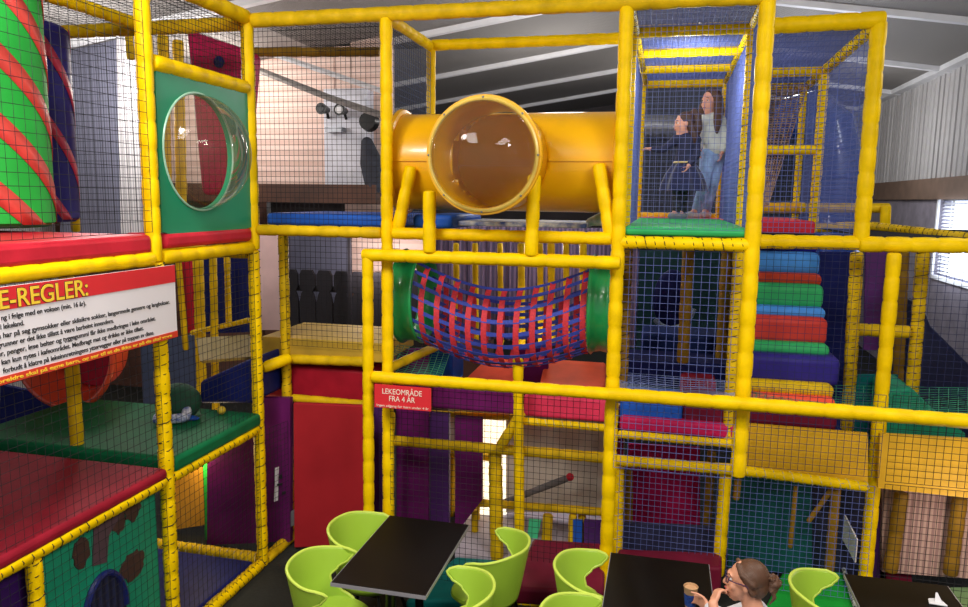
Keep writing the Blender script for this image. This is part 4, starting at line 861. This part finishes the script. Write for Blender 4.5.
b=MB();b.caps([g(686,141),g(685,153),g(684,164)],[.082,.084,.092],16);b.caps([sL,sR],[.052,.052]);b.caps([sL,elL,haL.lerp(elL,.12)],[.043,.036,.028]);b.caps([sR,elR,haR.lerp(elR,.15)],[.043,.036,.028])
body('dress_top',b,mat('navy_dress'),t,.009)
R=[]
w0=g(684,162)
for q,dz in((.085,0),(.12,-.04),(.17,-.12),(.205,-.21),(.215,-.27),(.19,-.262),(.08,-.1)):
    R.append([w0+V3((q*(1+.07*math.cos(9*a))*math.cos(a),q*.85*(1+.07*math.cos(9*a))*math.sin(a),dz)) for a in [2*PI*j/72 for j in range(72)]])
MB().rings(R).build('tulle_skirt',mat('navy_tulle','141c48',.9,.2,30,sheen=.4),t)
MB().tube([w0+V3((.092*math.cos(a),.09*math.sin(a),-.005)) for a in [2*PI*i/24 for i in range(24)]],.009,6,True).build('belt',mat('gold_belt','c8b070',.4,.1,9),t)
b=MB();b.caps([g(680,172),kL,aL],[.068,.051,.038]);b.caps([g(687,172),kR,aR],[.068,.051,.038]);body('leggings',b,mat('print_leggings','15151f',.8,.1,40,h2='3a3c50'),t,.008)
for a_,dx in((aL,-.05),(aR,-.05)): MB().caps([V3((a_.x+.02,a_.y,2.765)),V3((a_.x+dx,a_.y-.06,2.762))],[.033,.028],10).build('sock',mat('grey_sock','8c8c98',.8,.1,20),t)
P=lambda x,y,z:Mh@V3((x*k,y*k,z*k))
b=MB();b.ball(P(-.028,0,.042),(.098*k,.086*k,.088*k),20,14,Mh.to_3x3());b.caps([P(-.08,0,.08),P(-.12,0,.13),P(-.15,0,.08),P(-.15,.0,-.06),P(-.12,0,-.2)],[.03,.035,.045,.05,.02],12);b.caps([P(-.05,.05,.0),P(-.09,.06,-.15),P(-.07,.05,-.26)],[.035,.04,.015]);b.caps([P(-.05,-.05,.0),P(-.09,-.05,-.15),P(-.08,-.05,-.24)],[.035,.04,.015])
body('hair',b,HAIRD,t,.008,3)
# ---- older girl
gy=7.85;g=lambda x,y,dy=0:at(x,y,Y=gy+dy)
f=g(702,217);t=thing('person',(f.x,gy,2.735),'taller girl with long hair in grey sweatshirt and blue jeans','person')
hd=g(710.5,102);k=1.0;Mh=headM(hd,-PI/2-.75,.05)
b=MB();head_parts(b,Mh,k);b.caps([hd+V3((.01,.01,-.09)),g(711,119)],[.042,.045])
sL=g(703,121,-.05);sR=g(720,121,.05);b.caps([sL,sR],[.055,.055]);b.caps([g(712,122),g(712,136),g(713,152)],[.08,.082,.086],16)
elL=g(700,136,-.04);haL=g(699,148,-.09);elR=g(725,137,.0);haR=g(722,152,-.05)
b.caps([sL,elL,haL],[.043,.036,.026]);b.caps([sR,elR,haR],[.043,.036,.026])
hand(b,haL,haL-elL,(1,0,0),(0,-1,0),.13,.35);hand(b,haR,haR-elR,(-1,0,0),(0,-1,0),.13,.35)
hL=g(708,155,-.03);hR=g(717,155,.04);kL=g(704,184,-.12);kR=g(712,186,.0);aL=V3((g(696,213,-.1).x,gy-.1,2.81));aR=V3((g(706,213,.08).x,gy+.08,2.81))
b.caps([hL,kL,aL],[.07,.052,.038]);b.caps([hR,kR,aR],[.07,.052,.038]);b.caps([aL,aL+V3((-.06,-.08,-.045))],[.038,.028]);b.caps([aR,aR+V3((-.03,-.1,-.045))],[.038,.028])
body('body',b,SKIN,t,.01);face_bits(t,Mh,k)
b=MB();b.caps([g(712,121),g(712,136),g(713,150)],[.088,.092,.098],16);b.caps([sL,sR],[.064,.064]);b.caps([sL,elL,haL.lerp(elL,.1)],[.053,.045,.034]);b.caps([sR,elR,haR.lerp(elR,.1)],[.053,.045,.034])
body('sweatshirt',b,mat('light_grey_jersey','c8ccc8',.85,.1,16),t,.01)
b=MB();b.caps([hL,kL,aL],[.08,.06,.047]);b.caps([hR,kR,aR],[.08,.06,.047]);b.caps([g(712,152),g(713,158)],[.09,.088]);body('jeans',b,mat('blue_denim','88a4d0',.85,.2,14),t,.01)
for a_,d_ in((aL,(-.07,-.09)),(aR,(-.035,-.11))): MB().caps([V3((a_.x+.02,a_.y+.02,2.772)),V3((a_.x+d_[0],a_.y+d_[1],2.768))],[.038,.033],10).build('sock',mat('white_sock','d8d8dc',.8,.06,20),t)
P=lambda x,y,z:Mh@V3((x*k,y*k,z*k))
b=MB();b.ball(P(-.03,0,.04),(.098*k,.09*k,.094*k),20,14,Mh.to_3x3())
for s in(-1,1): b.caps([P(-.01,s*.07,.04),P(-.0,s*.098,-.06),P(.01,s*.1,-.2),P(.02,s*.085,-.33)],[.036,.042,.046,.02],10)
b.caps([P(-.08,0,.03),P(-.1,0,-.1),P(-.09,0,-.3)],[.07,.075,.03],12)
body('hair',b,HAIR,t,.009,3)
# ---- seated woman
hd=at(745,581,Z=1.12);t=thing('person',(hd.x+.2,hd.y,0),'seated woman with glasses and hair bun in white top with hand at mouth','person')
wk=.87;Mh=headM(hd,PI-.10,-.03);P=lambda x,y,z:Mh@V3((x*wk,y*wk,z*wk))
hip=V3((hd.x+.17,hd.y,.50));sh=V3((hd.x+.075,hd.y,.905));neck=V3((hd.x+.045,hd.y,.985))
sL=sh+V3((.0,-.145,0));sR=sh+V3((0,.145,0))
elL=V3((hd.x-.10,hd.y-.17,.79));elR=V3((hd.x-.06,hd.y+.23,.79))
mouth=P(.108,.005,-.06);wrL=at(713,604,Y=hd.y-.06);wrR=V3((CX+.088,CY-.085,.80))
b=MB();head_parts(b,Mh,wk);b.caps([P(-.025,0,-.06),neck+V3((.01,0,-.03))],[.046,.05],14)
b.caps([sL,sh+V3((0,-.06,.025)),sh+V3((0,.06,.025)),sR],[.045,.054,.054,.045],14)
b.caps([sh+V3((.01,0,-.04)),sh.lerp(hip,.5),hip],[.11,.105,.125],18)
b.caps([sL,elL,wrL],[.042,.036,.024]);b.caps([sR,elR,wrR],[.042,.036,.024])
for s in(-1,1): b.caps([hip+V3((0,s*.08,-.03)),hip+V3((-.38,s*.09,-.02)),V3((hip.x-.36,hd.y+s*.10,.09))],[.078,.055,.038],12);b.caps([V3((hip.x-.36,hd.y+s*.10,.06)),V3((hip.x-.50,hd.y+s*.11,.035))],[.038,.028])
hand(b,wrL,(mouth-wrL)*1.0+V3((-.012,0,.03)),(.9,.35,-.3),(.3,.9,.3),.128,.75)
hand(b,wrR,(-.62,.75,.06),(-.8,-.5,0),(0,0,1),.128,.4)
body('body',b,SKIN2,t,.0055,3)
face_bits(t,Mh,wk)
b=MB();b.caps([sL,sh+V3((0,-.065,.02)),sh+V3((0,.065,.02)),sR],[.056,.063,.063,.056],14);b.caps([sh+V3((.012,0,-.04)),sh.lerp(hip,.5),hip],[.122,.117,.135],18)
b.caps([sL,elL,wrL.lerp(elL,.18)],[.054,.046,.035]);b.caps([sR,elR,wrR.lerp(elR,.14)],[.054,.046,.035]);body('white_top',b,mat('white_jersey','dcdce4',.85,.05,10),t,.008,4)
b=MB()
for s in(-1,1): b.caps([hip+V3((0,s*.08,-.03)),hip+V3((-.38,s*.09,-.02)),V3((hip.x-.36,hd.y+s*.10,.11))],[.092,.066,.05],12)
body('trousers',b,mat('dark_denim','20283c',.85,.15,14),t,.01)
for s in(-1,1): MB().caps([V3((hip.x-.35,hd.y+s*.10,.045)),V3((hip.x-.52,hd.y+s*.11,.04))],[.042,.036],10).build('shoe',BMET,t)
b=MB();b.ball(P(-.030,0,.040),(.094*wk,.084*wk,.088*wk),28,18,Mh.to_3x3())
b.ball(P(-.066,0,-.008),(.060*wk,.070*wk,.074*wk),18,12,Mh.to_3x3())
for s in(-1,1): b.caps([P(.045,s*.03,.098),P(.02,s*.068,.062),P(-.04,s*.074,.02)],[.012,.014,.018],8);b.caps([P(.0,s*.077,.03),P(-.04,s*.074,-.03)],[.008,.016],8)
h=body('hair',b,HAIR,t,.0055,3)
b=MB();bc=P(-.135,0,.02);random.seed(5)
for i in range(9):
    a=i*.9;b.caps([bc+V3((.022*math.cos(a),.03*math.sin(a),-.03)),bc+V3((.018+.018*math.cos(a+1),.03*math.sin(a+1),.006)),bc+V3((.024*math.cos(a+2.2),.028*math.sin(a+2.2),.03))],[.010,.013,.007],8)
b.caps([bc+V3((.0,-.02,-.02)),bc+V3((.012,-.03,-.06)),bc+V3((-.01,-.03,-.095))],[.013,.010,.004],8);b.ball(bc,.026,14,10)
body('bun',b,HAIR,t,.0045,1)
GL=mat('plum_glasses','3a1a40',.3,.1,5)
t2=MB()
for s in(-1,1):
    t2.tube([P(.098-.012*max(0,math.cos(a)*s),s*.033+.024*math.cos(a),.010+.018*math.sin(a)) for a in [2*PI*i/24 for i in range(24)]],.0024,6,True)
    t2.tube([P(.086,s*.056,.016),P(.05,s*.079,.018),P(-.005,s*.086,.014),P(-.02,s*.085,.002)],.0026,6)
t2.tube([P(.098,-.010,.012),P(.103,0,.015),P(.098,.010,.012)],.0022,6)
t2.build('glasses',GL,t)
